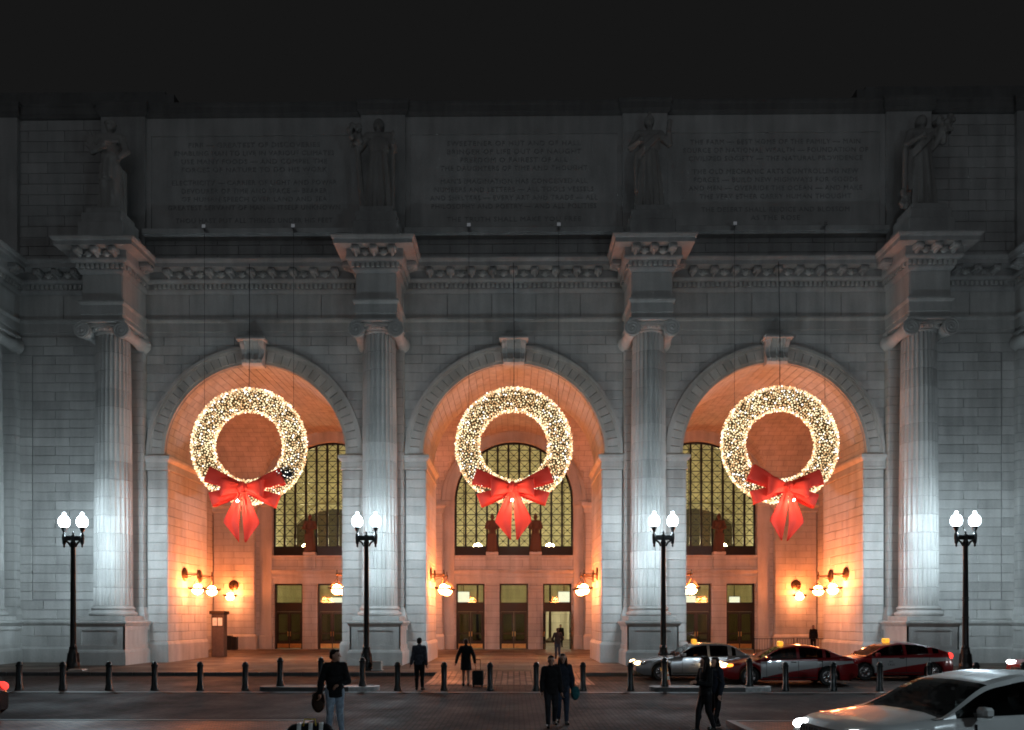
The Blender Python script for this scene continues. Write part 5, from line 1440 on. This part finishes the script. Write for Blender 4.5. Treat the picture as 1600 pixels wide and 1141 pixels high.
    # wheels
    for xc in (xf, xr):
        for sy in (-1, 1):
            e = bpy.data.objects.new('wheel', None); C.objects.link(e); e.parent = t; e.location = (xc, sy*(W/2-0.115), wr)
            m = MB(); m.lathe([(wr*0.66,-0.10),(wr*0.95,-0.105),(wr,-0.07),(wr,0.07),(wr*0.95,0.105),(wr*0.66,0.10)], (0,0,0), 32, 'y', cap=False); m.build('tyre', M['black'], e, smooth=True)
            m = MB(); ys = sy
            m.lathe([(wr*0.67,sy*0.085),(wr*0.60,sy*0.095),(wr*0.60,sy*0.03)], (0,0,0), 28, 'y', cap=False); m.lathe([(0.0,sy*0.02),(wr*0.6,sy*0.02)], (0,0,0), 20, 'y', cap=False)
            for k in range(spec.get('spokes', 7)):
                a = 2*PI*k/spec.get('spokes', 7); ca, sa = math.cos(a), math.sin(a)
                m.tube([(0.04*ca, sy*0.075, 0.04*sa), (wr*0.62*ca, sy*0.065, wr*0.62*sa)], [0.035, 0.028], 6)
            m.ell((0, sy*0.075, 0), (0.06,0.025,0.06), 10, 6); m.build('rim', M['chrome'] if not spec.get('darkrim') else M['silver'], e, smooth=True)
    # lamps
    zl = spec['zl']
    for sy in (-1, 1):
        x = -h+0.15; w = hw(x)
        m = MB(); m.ell((-h+0.13, sy*(w-0.20), zl), (0.16,0.20,spec.get('lh', 0.085)), 14, 10); m.build('headlight', spec['head'], t, smooth='all')
        m = MB(); m.ell((-h+0.30, sy*(hw(-h+0.3)-0.06), zl+0.01), (0.17,0.075,0.065), 12, 8); m.build('turn_lamp', spec.get('turn', M['chrome']), t, smooth='all')
        m = MB(); m.ell((h-0.13, sy*(hw(h-0.13)-0.10), spec['zt']), (0.14,0.12,spec.get('th', 0.11)), 14, 10); m.build('taillight', spec['tailm'], t, smooth='all')
        # mirror
        xm_ = spec['mirror']; m = MB(); m.cbox(xm_-0.09, xm_+0.07, *sorted((sy*(W/2-0.0), sy*(W/2+0.19))), belt(xm_)+0.0, belt(xm_)+0.14, 0.035); m.box(xm_-0.03, xm_+0.03, *sorted((sy*(W/2-0.12), sy*(W/2+0.03))), belt(xm_)-0.01, belt(xm_)+0.04); m.build('mirror', paint if spec.get('paintmirror', True) else M['black'], t)
        for dx in spec['handles']:
            zz = belt(dx)-0.13; m = MB(); m.cbox(dx-0.10, dx+0.10, *sorted((sy*(W/2-0.02), sy*(W/2+0.035))), zz-0.018, zz+0.018, 0.012); m.build('door_handle', M['chrome'], t)
        for dx in spec['seams']:
            m = MB(); m.box(dx-0.006, dx+0.006, *sorted((sy*(W/2-0.03), sy*(W/2+0.003))), 0.27, belt(dx)-0.10); m.build('door_seam', M['black'], t)
        m = MB(); m.box(xf+ra+0.05, xr-ra-0.05, *sorted((sy*(W/2-0.03), sy*(W/2+0.012))), 0.27, 0.31); m.build('sill_trim', spec.get('trim', M['black']), t)
    m = MB(); g0, g1 = spec['grille']; wg = spec.get('gw', 0.42)
    m.cbox(-h-0.015, -h+0.10, -wg, wg, g0, g1, 0.03); m.build('grille', M['black'], t)
    m = MB()
    nb = spec.get('bars', 9)
    for k in range(nb): y = -wg+0.05+(2*wg-0.1)*k/(nb-1); m.box(-h-0.03, -h, y-0.012, y+0.012, g0+0.03, g1-0.03)
    m.build('grille_bars', M['chrome'], t)
    m = MB(); m.box(-h-0.02, -h+0.2, -0.55, 0.55, 0.24, 0.36); m.build('air_intake', M['black'], t)
    m = MB(); m.box(h-0.03, h+0.012, -0.26, 0.26, 0.50, 0.62); m.build('number_plate', M['whitep'], t)
    if spec.get('taxi'):
        sg = spec['sign']; z = roof(sg)+0.045
        m = MB(); m.cbox(sg-0.07, sg+0.07, -0.22, 0.22, z-0.02, z+0.15, 0.03); s = m.build('roof_sign', M['taxisign'], t)
        if True:
            me = text_mesh('TAXI', 0.13, M['ink'], 0.002, 'sign_lettering')
            o = obj('sign_lettering', me, s, (sg-0.072, 0, z+0.02)); o.rotation_euler = (R(90), 0, R(-90))
        for sy in (-1,):
            for k, (tx, sz) in enumerate((('DC', 0.10), ('TAXI', 0.12))):
                me = text_mesh(tx, sz, M['ink'], 0.001, 'door_lettering'); o = obj('door_lettering', me, t, (spec['lettx'], -W/2-0.004, 0.70-0.13*k)); o.rotation_euler = (R(90), 0, 0)
    return t
sedan = dict(L=5.2, W=1.92, H=1.45, xf=-1.62, xr=1.38, belt=[(-2.6,.62),(-2.5,.70),(-2.2,.78),(-1.2,.90),(-.6,.95),(1.5,.98),(2.2,.96),(2.5,.90),(2.6,.70)],
    roof=[(-1.12,.90),(-.30,1.38),(.1,1.44),(.9,1.43),(1.25,1.36),(1.85,.98)], gh=(-1.15,1.88), roofspan=(-.30,1.22), pillars=[(.24,.05),(1.10,.07),(-.95,.08),(1.62,.3)], zl=.66, zt=.80, head=M['headwarm'], tailm=M['taildim'], mirror=-.75, handles=(.05,1.0), seams=(-.80,.24,1.14), grille=(.50,.70), paint=M['silver'], taxi=True, sign=-.12, lettx=-.3, group='taxis waiting at the kerb')
camry = dict(L=4.85, W=1.82, H=1.46, xf=-1.44, xr=1.34, belt=[(-2.42,.60),(-2.34,.70),(-2.0,.80),(-1.1,.92),(-.5,.96),(1.2,1.02),(2.0,1.05),(2.3,1.0),(2.42,.72)],
    roof=[(-1.20,.90),(-.25,1.38),(.25,1.45),(.8,1.43),(1.2,1.35),(2.0,1.04)], gh=(-1.22,2.02), roofspan=(-.30,1.1), pillars=[(.28,.05),(1.22,.07),(-1.0,.08),(1.75,.3)], zl=.70, zt=.88, head=M['headwarm'], turn=M['amberlens'], tailm=M['taildim'], mirror=-.80, handles=(.10,1.05), seams=(-.85,.28,1.12), grille=(.44,.66), paint=M['taxired'], taxi=True, sign=-.15, lettx=-.3, group='taxis waiting at the kerb')
prius = dict(L=4.46, W=1.75, H=1.49, xf=-1.32, xr=1.38, belt=[(-2.23,.62),(-2.14,.72),(-1.8,.82),(-1.1,.93),(-.4,.98),(1.2,1.05),(1.9,1.10),(2.1,1.06),(2.23,.75)],
    roof=[(-1.35,.92),(-.30,1.40),(.15,1.48),(.7,1.46),(1.4,1.32),(2.05,1.09)], gh=(-1.36,2.06), roofspan=(-.32,1.0), pillars=[(.30,.05),(1.30,.08),(-1.1,.08),(1.85,.25)], zl=.74, zt=.95, th=.14, head=M['chrome'], tailm=M['tail'], mirror=-.85, handles=(.12,1.05), seams=(-.85,.30,1.2), grille=(.42,.58), paint=M['taxired'], taxi=True, sign=-.10, lettx=-.3, group='taxis waiting at the kerb')
suv = dict(L=5.2, W=1.93, H=1.64, xf=-1.62, xr=1.38, wr=.37, spokes=9, belt=[(-2.6,.78),(-2.52,.90),(-2.2,1.0),(-1.3,1.09),(-.7,1.12),(1.4,1.17),(2.2,1.18),(2.5,1.10),(2.6,.80)],
    roof=[(-1.45,1.06),(-.45,1.54),(.1,1.64),(1.0,1.63),(1.8,1.54),(2.45,1.16)], gh=(-1.48,2.46), roofspan=(-.50,1.85), pillars=[(.34,.05),(1.32,.07),(-1.25,.08),(2.2,.15)], zl=.84, lh=.085, zt=1.0, head=M['headwhite'], turn=M['amberlens'], tailm=M['taildim'], mirror=-.85, handles=(.12,1.12), seams=(-.90,.34,1.28), grille=(.58,.88), gw=.55, bars=15, trim=M['chrome'], paint=M['white'])
def var(d, **k): q = dict(d); q.update(k); return q
car('silver saloon taxi with lit headlights, first of the row, behind the traffic cone', (7.42, 31.2, -0.15), 0, sedan)
car('red and grey saloon taxi with lit amber lamps, middle of the row', (10.15, 28.95, -0.15), R(-5), camry)
car('red and white hatchback taxi with a glowing tail lamp, behind the middle taxi', (15.2, 31.35, -0.15), R(0), prius)
car('red car at the far right edge with bright headlights', (21.6, 29.8, -0.15), R(3), var(prius, taxi=False, paint=M['redp'], head=M['headwhite'], group=None))
car('large white car with bright headlights, nearest, cut off by the right edge', (6.98, 11.55, -0.15), R(10), suv)
car('dark car at the left edge showing only its lit red tail lamp', (-14.1, 16.9, -0.15), R(0), var(camry, taxi=False, paint=M['darkcar'], tailm=M['tail'], head=M['chrome'], turn=M['chrome'], group=None))

# ------------------------------------------------------------------ small things
def cone():
    t = thing('traffic_cone', 'orange traffic cone with white bands beside the silver taxi', 'traffic cone', (5.35, 26.95, -0.15))
    m = MB(); m.lathe([(0.17,0.03),(0.155,0.05),(0.03,0.70),(0.0,0.71)], n=20); m.build('cone_body', M['orange'], t, smooth=True)
    m = MB(); m.cbox(-0.19,0.19,-0.19,0.19,0,0.035,0.01); m.build('base', M['black'], t)
    for (z0, z1) in ((0.30,0.42),(0.50,0.58)):
        r = lambda z: 0.155-(z-0.05)*0.125/0.65+0.004
        m = MB(); m.lathe([(r(z0),z0),(r(z1),z1)], n=20, cap=False); m.build('band', M['whitep'], t, smooth='all')
cone()
def bin_():
    t = thing('litter_bin', 'black litter bin against the back wall under a lantern', 'litter bin', (-20.5, 55.6, 0))
    for (x, w, h_) in ((-0.17, 0.36, 1.02), (0.22, 0.34, 0.94)):
        m = MB(); m.cbox(x-w/2, x+w/2, -0.25, 0.25, 0.0, h_, 0.04); m.build('bin_body', M['black'], t)
        m = MB(); m.cbox(x-w/2-0.02, x+w/2+0.02, -0.27, 0.27, h_-0.06, h_+0.02, 0.02); m.build('lid', M['iron'], t)
bin_()
def kiosk():
    t = thing('notice_kiosk', 'tall brown notice pillar with two white sheets beside the left arch wall', 'kiosk', (-17.55, 45.6, 0))
    col = plain('kiosk_brown', (0.10,0.07,0.06), 0.6)
    m = MB(); m.cbox(-0.36,0.36,-0.30,0.30,0,2.55,0.03); m.build('pillar', col, t)
    m = MB(); m.cbox(-0.46,0.46,-0.40,0.40,2.53,2.72,0.03); m.build('cap', M['bronze'], t)
    for x in (-0.16, 0.16):
        m = MB(); m.box(x-0.13, x+0.13, -0.316, -0.308, 1.85, 2.32); m.build('sheet', M['whitep'], t)
    m = MB(); m.box(-0.34,0.34,-0.308,-0.300,1.78,2.42); m.build('board', M['bronze'], t)
kiosk()
def block():
    t = thing('concrete_block', 'small pale concrete block beside the lamp post base', 'block', (-5.98, 33.6, 0.002)); m = MB(); m.cbox(-0.2,0.2,-0.15,0.15,0.05,0.42,0.02); m.cbox(-0.24,0.24,-0.19,0.19,0,0.06,0.015); m.build('block_body', M['stone'], t)
    t = thing('concrete_slab', 'low pale slab at the foot of the leftmost lamp post', 'block', (-19.05, 33.35, 0.002)); m = MB(); m.cbox(-0.32,0.32,-0.2,0.2,0,0.06,0.015); m.cbox(-0.28,0.28,-0.16,0.16,0.06,0.08,0.01); m.build('slab_body', M['stone'], t)
block()
def barrier(x0, x1, y, label):
    t = thing('crowd_barrier', label, 'barrier', ((x0+x1)/2, y, 0), 0, 'dark railings before the right arch'); w = (x1-x0)/2
    m = MB(); m.tube([(-w,0,1.05),(w,0,1.05)], 0.022, 6); m.tube([(-w,0,0.15),(w,0,0.15)], 0.018, 6); m.build('rail', M['iron'], t)
    for sx in (-1, 1):
        m = MB(); m.tube([(sx*w,0,0.0),(sx*w,0,1.10)], 0.03, 6); m.lathe([(0.15,0.0),(0.15,0.02),(0.03,0.04)], (sx*w,0,0), 12); m.build('post', M['iron'], t)
    me = MB(); me.tube([(0,0,0.15),(0,0,1.05)], 0.010, 5); bar = me.mesh('bar', M['iron']); n = int(2*w/0.16)
    for k in range(1, n): obj('bar', bar, t, (-w+2*w*k/n, 0, 0))
barrier(14.6, 17.0, 46.8, 'dark railing panel in the right arch, left one'); barrier(17.2, 19.6, 46.8, 'dark railing panel in the right arch, right one')
